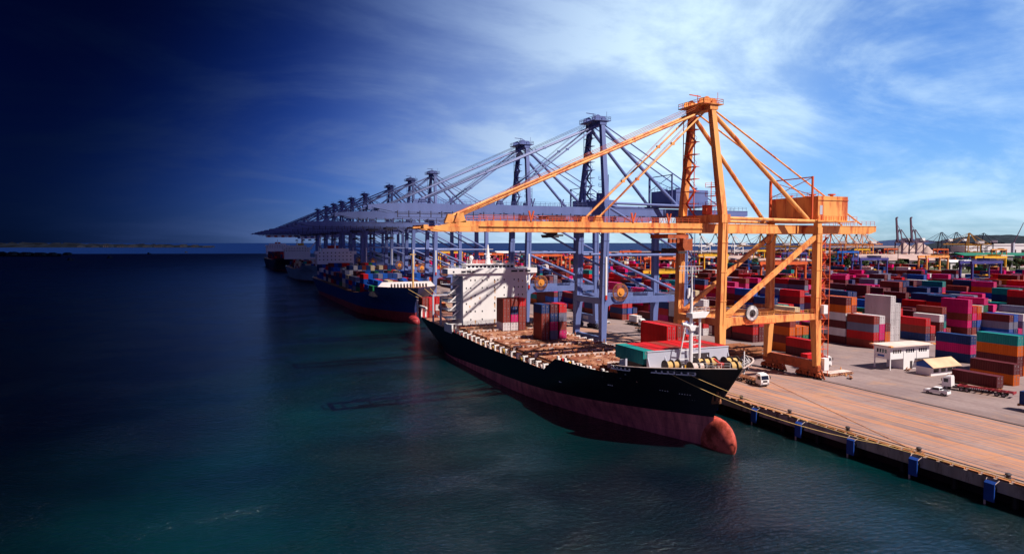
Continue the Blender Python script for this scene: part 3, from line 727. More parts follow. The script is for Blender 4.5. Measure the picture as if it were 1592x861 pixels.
    # stay brackets
    for x in P['stays']:
        for sy in (-1, 1):
            y = yc+sy*3.2; mb = MB(); mb.prism([(x-1.3, zt-0.4), (x+1.3, zt-0.4), (x+0.6, zt+1.5), (x-0.6, zt+1.5)], y-0.5, y+0.5, 'Y'); B(mb, 'stay_bracket')
    for x in (xt+24, xt+50, XW-12):
        mb = MB(); y = yc-3.9
        mb.bar((x, y, zt), (x-0.5, y, zt+2.2), 0.3, 0.35); mb.bar((x, y, zt), (x+0.6, y, zt+2.2), 0.25, 0.3); B(mb, 'rope_support', P['railm'])
    # A-frame
    za = P['za']; xa = XW+P['lean']+P.get('ax', 0.9)
    for sy in (-1, 1):
        mb = MB(); mb.bar((XW+P['lean'], yc+sy*HY*0.97, zp), (xa, yc+sy*3.6, za), 1.55, 1.75, 1.3, 1.45, up=(0,1,0)); B(mb, 'apex_post')
        mb = MB(); mb.tube([(xa, yc+sy*3.4, za-1.2), (XL-3, yc+sy*HY*0.95, zp)], 0.55, 10); B(mb, 'back_leg')
        mb = MB(); mb.tube([(xa+0.5, yc+sy*3.0, za-0.4), (xr-5 if P['kind'] == 'stepped' else xr-10, yc+sy*3.2, zt+0.3)], 0.22, 8); B(mb, 'back_stay')
        for j, x in enumerate(P['stays']):
            mb = MB(); p = Vector((xa-0.8, yc+sy*2.7, za-0.9)); q = Vector((x+0.3, yc+sy*3.2, zt+1.1))
            mb.tube([p, q], 0.30 if j == 0 else 0.24, 8)
            for t in (0.33, 0.66): c = p+(q-p)*t; mb.cbox(c.x, c.y, c.z, 0.9, 0.5, 0.6)
            B(mb, 'fore_stay')
            if detail:
                mb = MB()
                for off in (0.5, 0.9): mb.tube([p+Vector((0, 0.3*sy, 1.0+off)), q+Vector((0.5, 0.3*sy, off*0.6))], 0.05, 5)
                B(mb, 'hoist_rope', dk)
    # apex head
    mb = MB(); mb.box(xa-1.2, yc-4.6, za-1.0, xa+1.2, yc+4.6, za+0.2); mb.box(xa-3.4, yc-4.9, za+0.2, xa+2.6, yc+4.9, za+0.4)
    for s_ in (-3.8, -2.0, 2.0, 3.8): mb.disc((xa-1.6, yc+s_, za+1.2), (0,1,0), 0.95, 0.3, 14); mb.disc((xa+0.6, yc+s_, za+1.0), (0,1,0), 0.7, 0.3, 14)
    for s_ in (-3, 0, 3): mb.cbox(xa, yc+s_, za+1.1, 1.6, 0.9, 1.4)
    hd = B(mb, 'apex_head')
    m2 = MB(); m2.rail([loc(xa-3.4, yc-4.8, za+0.4), loc(xa+2.5, yc-4.8, za+0.4), loc(xa+2.5, yc+4.8, za+0.4), loc(xa-3.4, yc+4.8, za+0.4), loc(xa-3.4, yc-4.8, za+0.4)], 1.1, 1.5, 0.05)
    m2.bar(loc(xa-0.5, yc+1, za+0.4), loc(xa-0.5, yc+1, za+3.4), 0.14); m2.bar(loc(xa-3.0, yc+1, za+3.3), loc(xa+0.4, yc+1, za+3.1), 0.2)
    m2.bar(loc(xa+1.5, yc-4, za+0.4), loc(xa+1.5, yc-4, za+3.2), 0.08)
    m2.build('railing', P['railm'], hd)
    # stair tower inside the A-frame
    mb = MB(); y0, y1 = yc+1.2, yc+4.4; xs = xa-0.8; n = P['flights']
    for k in range(n+1):
        z = zp+0.8+(za-2-zp-0.8)*k/n
        mb.box(xs-0.9, y0-0.6, z, xs+0.9, y1+0.6, z+0.1) if k % 1 == 0 else None
        if k < n:
            z2 = zp+0.8+(za-2-zp-0.8)*(k+1)/n
            a, b_ = ((y0, y1) if k % 2 == 0 else (y1, y0)); mb.bar((xs, a, z+0.1), (xs, b_, z2), 0.6, 0.14); mb.bar((xs+0.4, a, z+1.1), (xs+0.4, b_, z2+1.0), 0.06)
    for yy in (y0-0.6, y1+0.6):
        mb.bar((xs-0.8, yy, zp), (xs-0.8, yy, za-2), 0.16)
    B(mb, 'stairs', P['railm'])
    if detail:
        mb = MB(); mb.cbox(xa+0.6, yc-1.8, zp+2.2, 1.8, 1.6, 2.4); B(mb, 'switch_cabin', P['railm'])
        mb = MB()
        for zz_ in (zp+1.0, zp+3.2, zp+5.6, zp+7.8):
            mb.rail([(xa+2.0, yc-4.5, zz_), (xa+2.0, yc-1.5, zz_), (xa+0.2, yc-1.5, zz_)], 1.0, 1.2, 0.05); mb.box(xa+0.2, yc-4.5, zz_-0.1, xa+2.0, yc-1.5, zz_)
        for yy in (-4.5, -1.5): mb.bar((xa+2.0, yc+yy, zp+0.9), (xa+2.0, yc+yy, zp+9.2), 0.14)
        B(mb, 'platform_tower', P['railm'])
    # machinery house
    hx, hw, hd_, hz, hh = P['house']
    mb = MB(); mb.box(hx, yc-hd_/2, hz, hx+hw, yc+hd_/2, hz+hh); mb.box(hx-0.15, yc-hd_/2-0.15, hz+hh*0.83, hx+hw+0.15, yc-hd_/2-0.003, hz+hh*0.86)
    mb.box(hx-1.0, yc-hd_/2-1.0, hz-0.3, hx+hw+2.5, yc+hd_/2+0.5, hz-0.01)
    for k in range(12): mb.box(hx+0.3+k*hw/12, yc-hd_/2-0.09, hz+0.1, hx+0.38+k*hw/12, yc-hd_/2-0.002, hz+hh*0.2)
    mh = B(mb, 'machinery_house', P['housem'])
    m2 = MB()
    m2.rail([loc(hx-1, yc-hd_/2-0.9, hz), loc(hx+hw+2.4, yc-hd_/2-0.9, hz)], 1.1, 1.3, 0.045)
    m2.rail([loc(hx-0.9, yc-hd_/2-0.9, hz), loc(hx-0.9, yc+hd_/2+0.4, hz)], 1.1, 1.3, 0.045)
    m2.rail([loc(hx+0.1, yc-hd_/2+0.1, hz+hh), loc(hx+0.1, yc+hd_/2-0.1, hz+hh)], 1.0, 1.6, 0.045)
    m2.build('railing', P['railm'], mh)
    m2 = MB()
    for fx_, fy_ in ((0.25, 0.75), (0.3, 0.3), (0.7, 0.15), (0.75, 0.7)):
        c = loc(hx+hw*fx_, yc-hd_/2+hd_*fy_, hz+hh); m2.tube([(c[0], c[1], c[2]), (c[0], c[1], c[2]+0.5)], 0.45, 10); m2.tube([(c[0], c[1], c[2]+0.5), (c[0], c[1], c[2]+0.8)], 0.95, 12)
    m2.build('vent', P['railm'], mh)
    if detail:
        m2 = MB(); c = loc(hx, yc-hd_/2, hz)
        m2.box(c[0]+0.6, c[1]-0.06, c[2]+hh*0.25, c[0]+1.5, c[1]-0.003, c[2]+hh*0.62); m2.build('door', M['grey'] if P['kind'] == 'stepped' else mt, mh)
        if P.get('num'):
            cu = bpy.data.curves.new('t', 'FONT'); cu.body = P['num']; cu.size = 3.2; cu.extrude = 0.03
            to = bpy.data.objects.new('t', cu); COL.objects.link(to); bpy.context.view_layer.update()
            me = bpy.data.meshes.new_from_object(to); bpy.data.objects.remove(to); me.materials.clear(); me.materials.append(M['whiteclean'])
            t_ = bpy.data.objects.new('number', me); COL.objects.link(t_); t_.parent = mh; t_.rotation_euler = (math.pi/2, 0, -math.pi/2)
            t_.location = (c[0]-0.12, c[1]+hd_*0.30, c[2]+hh*0.35)
        # service gallows over the machinery house
        m2 = MB()
        for yy in (-0.45, 0.45): m2.bar((hx-1.2, yc+yy*hd_, hz), (hx-1.2, yc+yy*hd_, hz+hh+5.0), 0.55 if yy > 0 else 0.4)
        m2.bar((hx-1.2, yc-0.45*hd_, hz+hh+4.8), (hx-1.2, yc+0.45*hd_, hz+hh+4.8), 0.25)
        m2.bar((hx-1.2, yc-0.45*hd_, hz+hh+0.2), (hx-1.2, yc+0.45*hd_, hz+hh+4.7), 0.14); m2.bar((hx-1.2, yc+0.45*hd_, hz+hh+0.2), (hx-1.2, yc-0.45*hd_, hz+hh+4.7), 0.14)
        B(m2, 'service_frame', P['railm'])
    # trolley, cab and spreader
    tx = P['trolley']
    mb = MB(); mb.box(tx-3, yc-3.6, zb-1.3, tx+3, yc+3.6, zb-0.3)
    for k in range(5): mb.cbox(tx-2.2+k*1.1, yc-3.2, zb-1.9, 0.7, 0.8, 1.0)
    tr = B(mb, 'trolley', dk)
    mb = MB(); c = loc(tx, yc, zb)
    mb.prism([(c[0]+1.2, c[2]-4.2), (c[0]+3.4, c[2]-4.2), (c[0]+3.4, c[2]-1.4), (c[0]+0.6, c[2]-1.4), (c[0]+0.6, c[2]-3.4)], c[1]-4.6, c[1]-2.4, 'Y'); mb.build('operator_cab', P['cabm'], tr)
    mb = MB(); 
    for s1 in (-1, 1):
        for s2 in (-1, 1): mb.bar((c[0]+s1*1.2, c[1]+s2*1.4, c[2]-1.3), (c[0]+s1*0.8, c[1]+s2*1.8, P['zspr']+1.2), 0.07)
    mb.build('hoist_rope', M['dark'], tr)
    mb = MB(); zq = P['zspr']; mb.box(c[0]-1.2, c[1]-5.2, zq, c[0]-0.8, c[1]+5.2, zq+0.4); mb.box(c[0]+0.8, c[1]-5.2, zq, c[0]+1.2, c[1]+5.2, zq+0.4)
    mb.box(c[0]-1.2, c[1]-1.5, zq+0.4, c[0]+1.2, c[1]+1.5, zq+1.1)
    for s_ in (-5.1, 5.1): mb.box(c[0]-1.25, c[1]+s_-0.2, zq-0.1, c[0]+1.25, c[1]+s_+0.2, zq+0.45)
    mb.build('spreader', M['dark'], tr)
    # festoon cables
    if detail:
        mb = MB(); x = tx+6
        while x < xr-6:
            pts = [(x+8.0*t/8*0.55, yc-4.1, zb-0.2-2.6*(1-((t-4)/4)**2)) for t in range(9)]
            mb.tube(pts, 0.09, 5); mb.cbox(x, yc-4.1, zb-0.3, 0.3, 0.3, 0.5); x += 4.8
        B(mb, 'festoon_cable', M['dark'])
        # stairs and lift beside the near landside leg
        mb = MB(); sx, sy_ = XL+2.4, yn+0.3; n = 13
        for k in range(n+1):
            z = 2.0+(zb-3.0)*k/n
            mb.box(sx-1.3, sy_-0.8, z, sx+1.6, sy_+0.8, z+0.08)
            mb.rail([(sx-1.3, sy_-0.8, z), (sx+1.6, sy_-0.8, z)], 1.0, 1.0, 0.03)
            if k < n:
                z2 = 2.0+(zb-3.0)*(k+1)/n; a, b_ = ((-1.1, 1.3) if k % 2 == 0 else (1.3, -1.1)); mb.bar((sx+a, sy_, z), (sx+b_, sy_, z2), 0.12, 0.7, up=(0,1,0))
        for xx in (-1.3, 1.6): mb.bar((sx+xx, sy_-0.8, 0.3), (sx+xx, sy_-0.8, zb-0.5), 0.14); mb.bar((sx+xx, sy_+0.8, 0.3), (sx+xx, sy_+0.8, zb-0.5), 0.14)
        B(mb, 'stairs', P['railm'])
        mb = MB(); mb.box(XL+1.0, yn-2.2, 2.2, XL+2.6, yn-0.9, 5.3); B(mb, 'electrical_cabinet', M['whiteclean'])
        mb = MB(); mb.box(XL+0.6, yn-2.0, zs+P['ph']*0.9, XL+2.0, yn-0.9, zs+P['ph']*0.9+2.2); B(mb, 'electrical_cabinet', M['whiteclean'])
    if P.get('reel'):
        e = empty('reel_holder', (0,0,0)); COL.objects.unlink(e); bpy.data.objects.remove(e)
        c = loc(P['reel'][0], yn-1.3, P['reel'][1]); reel_part(root, c, P['reel'][2], P['reel'][3], P['reel'][4], P['reel'][5], P['reel'][6])
        if detail:
            mb = MB(); mb.box(P['reel'][0]-2.5, yn-2.0, zs+0.2, P['reel'][0]+7, yn-0.8, zs+0.32); mb.rail([(P['reel'][0]-2.5, yn-2.0, zs+0.3), (P['reel'][0]+7, yn-2.0, zs+0.3)], 1.0, 1.2, 0.035); B(mb, 'reel_platform', P['railm'])
    # boom obstruction marker: white and red sleeve on the near waterside leg
    if P.get('sleeve'):
        mb = MB(); mb.box(XW+0.6, yn-1.35, zs+3, XW+1.15, yn-1.1, zs+15); s_ = B(mb, 'warning_board', M['whiteclean'])
        mb = MB(); mb.box(XW+0.55, yn-1.4, zs+1.6, XW+1.2, yn-1.1, zs+2.95); B(mb, 'warning_board', M['red'])
    return root

M['crail'] = mat('red_orange_railing', (0.62, 0.11, 0.04), 0.5, 0.15)
M['brail'] = mat('dark_blue_railing', (0.07, 0.09, 0.25), 0.5, 0.15)
PO = dict(zb=37.3, bh=2.3, zs=15.0, ph=2.0, lw=1.75, lean=0.8, zg=4.6, dkg=True, bogm=M['orange_dk'], brace='up', kind='stepped', tip=38.5, rear=168.0, stays=(46.5, 79.5), za=68.0,
          flights=8, house=(141.6, 10.5, 16.0, 40.6, 6.3), housem=M['orange'], railm=M['crail'], ax=-0.4, trolley=101.5, cabm=M['orange_dk'], zspr=33.0-0.5, reel=(119.2, 17.9, 1.75, M['dark'], M['whiteclean'], M['dark'], M['dark']))
quay_crane(137.6, PO, M['orange'], M['orange_dk'], 'orange gantry crane nearest the camera, boom over the black hulled ship')
PB = dict(zb=43.6, bh=2.5, zs=15.6, ph=2.4, lw=2.0, lean=1.4, zg=5.4, dkg=False, bogm=M['blue_dk'], brace='down', zm=31.0, kind='tapered', tip=38.5, rear=172.0, stays=(54.0, 78.0), za=73.0,
          flights=9, house=(139.0, 13.0, 14.0, 47.2, 5.2), housem=M['blue'], railm=M['brail'], trolley=97.0, cabm=M['blue'], zspr=37.0, plate=True, sleeve=True,
          reel=(116.4, 19.4, 2.65, M['reel'], M['reel'], M['hub'], M['hub']), num='1')
a = quay_crane(192.0, PB, M['blue'], M['blue_dk'], 'blue gantry crane next behind the orange one, number 1 on its machinery house')
PB2 = dict(PB); PB2['num'] = None; PB2['sleeve'] = True; PB2['trolley'] = 125.0
b_cr = quay_crane(249.0, PB2, M['blue'], M['blue_dk'], 'second blue gantry crane, over the white ship superstructure')
PB3 = dict(PB2); PB3['trolley'] = 88.0; PB3['flights'] = 6
c_cr = quay_crane(371.0, PB3, M['blue'], M['blue_dk'], 'third blue gantry crane, over the bow of the blue container ship', detail=False)
for i, (y, lab) in enumerate(((417.0, 'fourth blue gantry crane, beside the forward boxes of the blue ship'), (473.0, 'fifth blue gantry crane, amidships of the blue ship'), (560.0, 'sixth blue gantry crane, in front of the small triple of far towers'),
                              (672.0, 'nearest of three clustered small blue crane towers at far left'), (618.0, 'seventh blue gantry crane, over the stern of the blue ship'), (840.0, 'blue gantry crane over the dark farthest ship bow'), (719.0, 'middle of three clustered small blue crane towers at far left'), (772.0, 'farthest of three clustered small blue crane towers at far left'))):
    o = copy_tree(c_cr); o.location = (110.4, y, 0); o['label'] = lab

# ------------------------------------------------------------------ ships
def pw(tab, x):
    if x <= tab[0][0]: return tab[0][1]
    for (a, b_), (c, d) in zip(tab[:-1], tab[1:]):
        if x <= c: return b_+(d-b_)*(x-a)/(c-a) if c > a else d
    return tab[-1][1]
def hull(mb, xc, yb, ys, hb, sheer, stem, le=(70, 22), zk=-7.5, stern_w=(0.0, 0.72), ls=(75, 30)):
    """stem: [(z, y)], yb nominal bow at deck, ys stern. returns deck-edge function"""
    zs = [0, .12, .24, .36, .48, .6, .7, .8, .9, 1.0]
    yl = sorted(set([yb+t*t*40 for t in [i/14 for i in range(15)]] + [yb+40+(ys-yb-40)*i/26 for i in range(27)] + [y for y, _ in sheer if yb < y < ys]))
    def hw(y, z):
        tz = max(0, min(1, (z+4)/15.5)); d = y - pw(stem, z)
        L1 = le[0]+(le[1]-le[0])*tz**0.8; b = hb*math.sin(math.pi/2*max(0, min(1, d/L1)))
        d2 = (ys - y); L2 = ls[0]+(ls[1]-ls[0])*min(1, tz*1.6); e0 = stern_w[0]+(stern_w[1]-stern_w[0])*min(1, tz*1.6)
        b2 = hb*(e0+(1-e0)*math.sin(math.pi/2*max(0, min(1, d2/L2))))
        return max(0.0, min(b, b2))
    for sgn in (-1, 1):
        rows = []
        for t in zs:
            row = []
            for y in yl:
                zt_ = pw(sheer, y); z = zk+(zt_-zk)*t
                y2 = y
                ds = pw(stem, z)-yb
                y2 = y + ds*max(0, 1-(y-yb)/60.0)
                row.append((xc+sgn*hw(max(y2, pw(stem, z)), z), y2, z))
            rows.append(row if sgn < 0 else row[::-1])
        mb.grid(rows)
    # transom
    rows = []
    for t in zs:
        z = zk+(pw(sheer, ys)-zk)*t; h = hw(ys-0.01, z); rows.append([(xc-h, ys, z), (xc+h, ys, z)])
    mb.grid([r_[::-1] for r_ in rows])
    return hw
def deck(mb, xc, segs, hw, stem, inset=0.25):
    for (y0, y1, z) in segs:
        n = max(2, int((y1-y0)/3)); rows = [[], []]
        for i in range(n+1):
            y = y0+(y1-y0)*i/n; h = max(0.05, hw(y, z)-inset); rows[0].append((xc-h, y, z)); rows[1].append((xc+h, y, z))
        mb.grid([rows[0], rows[1]][::-1])
XC = 88.0
stem1 = [(-7.5, 103), (-4, 103), (2, 102.2), (5, 100.5), (8, 98), (12, 94.8), (13, 94.4)]
sheer1 = [(94.6, 12.4), (110, 11.3), (112, 11.2), (112.1, 9.3), (137, 8.5), (143, 5.0), (150, 5.0), (185, 4.6), (230, 5.4), (282, 6.6)]
root = empty('container_ship', (XC, 190, -4)); tag(root, 'black hulled container ship with red bottom and white superstructure, half unloaded at the quay', 'ship')
SWING = -0.021; root.rotation_euler = (0, 0, SWING)
def ST(x, y):
    a, b_ = x-XC, y-190; return (XC+a*math.cos(SWING)-b_*math.sin(SWING), 190+a*math.sin(SWING)+b_*math.cos(SWING))
def SB(mb, nm, mt, par=None, smooth=False):
    mb.v = [(v[0]-XC, v[1]-190, v[2]+4) for v in mb.v]; return mb.build(nm, mt, par or root, smooth)
mb = MB(); hw1 = hull(mb, XC, 94.6, 282, 16.2, sheer1, stem1, le=(70, 19))
hm = ship_mat('black_topside_red_bottom', (0.007, 0.010, 0.022), (0.66, 0.15, 0.155), 2.0, 0.0445, 100)
ho = SB(mb, 'hull', hm, smooth=True)
mb = MB(); mb.ellipsoid((XC+0.8, 103.4, -2.6), (1.7, 6.4, 4.5), 20, 14)
def _blunt(v):
    t = (v[1]-103.4)/6.4; k = (abs(t)**0.72)*(1 if t > 0 else -1); rz_ = (v[2]+2.6)/4.7
    return (v[0], 103.4+6.4*k*(1-0.12*max(0, -rz_)), v[2])
mb.v = [_blunt(v) for v in mb.v]
SB(mb, 'bulbous_bow', mat('red_bulb_paint', (0.66, 0.12, 0.09), 0.6, 0.35, 0.75, (0.30,0.05,0.03), 0.5, spec=0.2, bump=0.4), smooth=True)
mb = MB(); deck(mb, XC, [(96.5, 112.05, 10.3)], hw1, stem1); SB(mb, 'forecastle_deck', M['deckfore'])
mb = MB(); deck(mb, XC, [(112.1, 140, 7.6), (140, 230, 4.4), (230, 281.9, 5.2)], hw1, stem1)
mb.box(XC-11.0, 111.95, 7.6, XC+11.0, 112.1, 10.29); mb.box(XC-15.6, 139.9, 4.4, XC+15.6, 140.1, 7.6)
SB(mb, 'main_deck', M['deck'])
# white bulwark cap and inner faces
for sgn in (-1, 1):
    mb = MB()
    pts = [(XC+sgn*max(0.1, hw1(y, pw(sheer1, y))-0.06), y, pw(sheer1, y)+0.04) for y in [95.2, 96, 97, 98.5, 100, 102, 104, 107, 110, 112]]
    for p, q in zip(pts[:-1], pts[1:]): mb.bar(p, q, 0.28, 0.12)
    SB(mb, 'bulwark_rail', M['lash'])
# fairlead frames in the bulwark, thick white to imitate sunlit deck behind
for y0, n in ((100.4, 3), (102.9, 4), (109.7, 5)):
    mb = MB()
    for k in range(n):
        y = y0+k*0.8; z = 10.95 if y < 108 else 10.75
        h = hw1(y, z); h2 = hw1(y+0.7, z)
        for zz in (z-0.28, z+0.28): mb.bar((XC-h-0.10, y, zz), (XC-h2-0.10, y+0.7, zz), 0.16, 0.22)
        mb.bar((XC-h-0.10, y, z-0.3), (XC-h-0.10, y, z+0.3), 0.24); 
    SB(mb, 'fairlead', M['whiteclean'])
# hull marks
for y, z, n in ((108, 6.3, 4), (104.6, 6.0, 5), (104.4, 5.0, 3), (119, 5.7, 3), (136, 3.4, 2)):
    mb = MB()
    for k in range(n):
        yy = y+k*0.42; h = hw1(yy, z); mb.box(XC-h-0.10, yy, z-0.1, XC-h+0.15, yy+0.25, z+(0.14 if k % 2 else 0.06))
    SB(mb, 'draught_mark', M['whiteclean'])
# anchor in its pocket
mb = MB(); ya, za_ = 100.0, 6.6; hx = XC-hw1(ya, za_)
mb.disc((hx+0.05, ya, za_+0.6), (1,0.5,0.35), 1.25, 0.7, 18); SB(mb, 'hawse_pipe', M['dark'])
mb = MB(); mb.bar((hx-0.5, ya-0.2, za_+0.8), (hx-0.75, ya-0.3, za_-1.4), 0.35); mb.bar((hx-0.8, ya-1.3, za_-0.9), (hx-0.8, ya+0.9, za_-1.5), 0.45, 0.5)
mb.bar((hx-0.8, ya-1.3, za_-0.9), (hx-0.7, ya-1.1, za_+0.5), 0.35, 0.3, 0.1, 0.1); mb.bar((hx-0.8, ya+0.9, za_-1.5), (hx-0.7, ya+0.8, za_+0.0), 0.35, 0.3, 0.1, 0.1)
SB(mb, 'anchor', M['rust'])
# breakwater and its stays
mb = MB(); mb.box(78.0, 109.7, 10.3, 97.4, 110.0, 13.8)
for x in (78.0, 82, 87, 92, 97.2): mb.prism([(109.7, 10.31), (108.6, 10.31), (109.7, 12.8)], x, x+0.14, 'X')
mb.box(77.95, 109.6, 13.8, 97.45, 110.1, 13.92)
bw = SB(mb, 'breakwater', M['grey'])
mb = MB(); mb.box(88.4, 109.58, 11.2, 92.6, 109.69, 12.9); SB(mb, 'breakwater_recess', M['dark'])
# winches on the forecastle
def winch(x, y, z, n, par, yel=True):
    mb = MB(); mb.cbox(x, y, z+0.25, n*1.5+0.6, 1.6, 0.5)
    for k in range(n+1): mb.disc((x-n*0.75+k*1.5, y, z+1.25), (1,0,0), 1.15, 0.12, 18)
    mb.cbox(x+n*0.75+0.6, y, z+0.9, 1.0, 1.2, 1.4)
    wn = SB(mb, 'winch', M['dark'], par)
    mb = MB()
    for k in range(n): mb.disc((x-n*0.75+0.75+k*1.5, y, z+1.25), (1,0,0), 0.72 if k % 2 else 0.85, 1.1, 16)
    SB(mb, 'rope_drum', M['rope'] if yel else M['lash'], wn)
def SBp(): pass
_old = SB
def SB(mb, nm, mt, par=None, smooth=False):
    mb.v = [(v[0]-XC, v[1]-190, v[2]+4) for v in mb.v]; return mb.build(nm, mt, par or root, smooth)
winch(81.2, 106.4, 10.3, 2, root); winch(84.6, 103.2, 10.3, 2, root, False); winch(89.2, 106.5, 10.3, 3, root); winch(94.3, 105.4, 10.3, 2, root); winch(92.0, 101.4, 10.3, 2, root)
# mooring bits, vents, bollards
RS = random.Random(3)
for k in range(14):
    y = RS.uniform(98.5, 110.5); x = XC+RS.uniform(-1, 1)*(hw1(y, 10)-1.6); mb = MB()
    mb.cbox(x, y, 10.45, 1.3, 0.6, 0.3)
    for s_ in (-0.4, 0.4): mb.tube([(x+s_, y, 10.5), (x+s_, y, 11.35)], 0.18, 8)
    SB(mb, 'bollard', M['yellow'] if k % 3 == 0 else M['lash'] if k % 3 == 1 else M['whiteclean'])
for k in range(26):
    y = RS.uniform(98.0, 109.0); x = XC+RS.uniform(-1, 1)*(hw1(y, 10)-1.2); mb = MB(); h_ = RS.uniform(0.3, 1.3)
    if k % 2: mb.tube([(x, y, 10.3), (x, y, 10.3+h_)], RS.uniform(0.12, 0.4), 8)
    else: mb.cbox(x, y, 10.3+h_/2, RS.uniform(0.3, 0.9), RS.uniform(0.3, 0.9), h_)
    SB(mb, ('vent_pipe' if k % 2 else 'deck_box'), (M['yellow'], M['dark'], M['whiteclean'], M['rust'], M['dark'])[k % 5])
mb = MB(); mb.cbox(90.4, 103.2, 11.2, 1.1, 1.1, 1.5); mb.tube([(90.4, 103.2, 11.6), (89.6, 104.5, 12.6)], 0.2, 8); SB(mb, 'windlass_motor', M['red'])
for sgn in (-1, 1):
    mb = MB(); pts = [(XC+sgn*max(0.3, hw1(y, 11.8)-0.25), y, pw(sheer1, y)) for y in (96.2, 98, 100, 102.5, 105)]
    if sgn > 0:
        for p in pts[1:]: m3 = MB(); m3.bar((p[0]-0.1, p[1], p[2]-0.9), (p[0]-1.2, p[1]+0.6, p[2]+0.9), 0.12); SB(m3, 'stay_post', M['whiteclean'])
    mb.rail(pts[:3], 1.0, 1.0, 0.03); SB(mb, 'bow_railing', M['whiteclean'])
mb2 = MB(); mb2.bar((92.6, 99.5, 10.3), (92.6, 99.5, 14.6), 0.16); SB(mb2, 'flagstaff', M['whiteclean'])
# foremast
fx_, fy_ = 86.4, 107.4
mb = MB(); mb.tube([(fx_, fy_, 10.3), (fx_, fy_, 24.0)], 0.42, 10, r2=0.30); mb.tube([(fx_, fy_, 24.0), (fx_, fy_, 30.2)], 0.26, 8, r2=0.12)
mb.bar((fx_-0.1, fy_-0.3, 25.5), (fx_-0.1, fy_-0.3, 30), 0.08)
fm = SB(mb, 'foremast', M['whiteclean'])
mb = MB(); mb.tube([(fx_+1.9, fy_-0.2, 10.3), (fx_+1.9, fy_-0.2, 21.2)], 0.24, 8); mb.tube([(fx_-2.6, fy_+0.3, 11.6), (fx_-1.2, fy_, 19.6)], 0.13, 6); mb.tube([(fx_-2.6, fy_+0.3, 11.6), (fx_-3.2, fy_+0.3, 10.3)], 0.13, 6)
for k in range(5): z = 12.4+k*1.7; mb.bar((fx_-2.5+0.28*k, fy_+0.2, z), (fx_+0.3, fy_, z), 0.13); mb.bar((fx_+0.2, fy_, z+1.0), (fx_+1.9, fy_-0.2, z+1.2), 0.13)
for k in range(16): z = 12+k*0.75; mb.bar((fx_+0.35, fy_-0.42, z), (fx_+0.75, fy_-0.42, z), 0.05)
SB(mb, 'mast_frame', M['whiteclean'], fm) if False else SB(mb, 'mast_frame', M['whiteclean'])
mb = MB(); mb.prism([(fx_-0.4, 20.4), (fx_+2.6, 20.4), (fx_+3.6, 21.5), (fx_-0.5, 21.3)], fy_-1.0, fy_+1.0, 'Y'); mb.rail([(fx_-0.4, fy_-1, 21.4), (fx_+3.5, fy_-1, 21.5), (fx_+3.5, fy_+1, 21.5)], 0.9, 0.9, 0.03); SB(mb, 'mast_platform', M['whiteclean'])
mb = MB(); mb.prism([(fx_-0.9, 18.9), (fx_+0.9, 18.9), (fx_+0.4, 17.9), (fx_-0.4, 17.9)], fy_-0.6, fy_+0.6, 'Y'); mb.tube([(fx_-0.6, fy_, 18.9), (fx_-2.2, fy_-0.1, 19.3)], 0.28, 8); SB(mb, 'horn_platform', M['whiteclean'])
mb = MB()
for z in (29.6, 30.4): mb.bar((fx_-2.6, fy_+0.6, z), (fx_+2.0, fy_-0.6, z), 0.08)
for k in range(7): mb.bar((fx_-2.0+k*0.55, fy_+0.4-k*0.13, 29.0), (fx_-2.0+k*0.55, fy_+0.4-k*0.13, 30.4), 0.06)
SB(mb, 'antenna', M['whiteclean'])
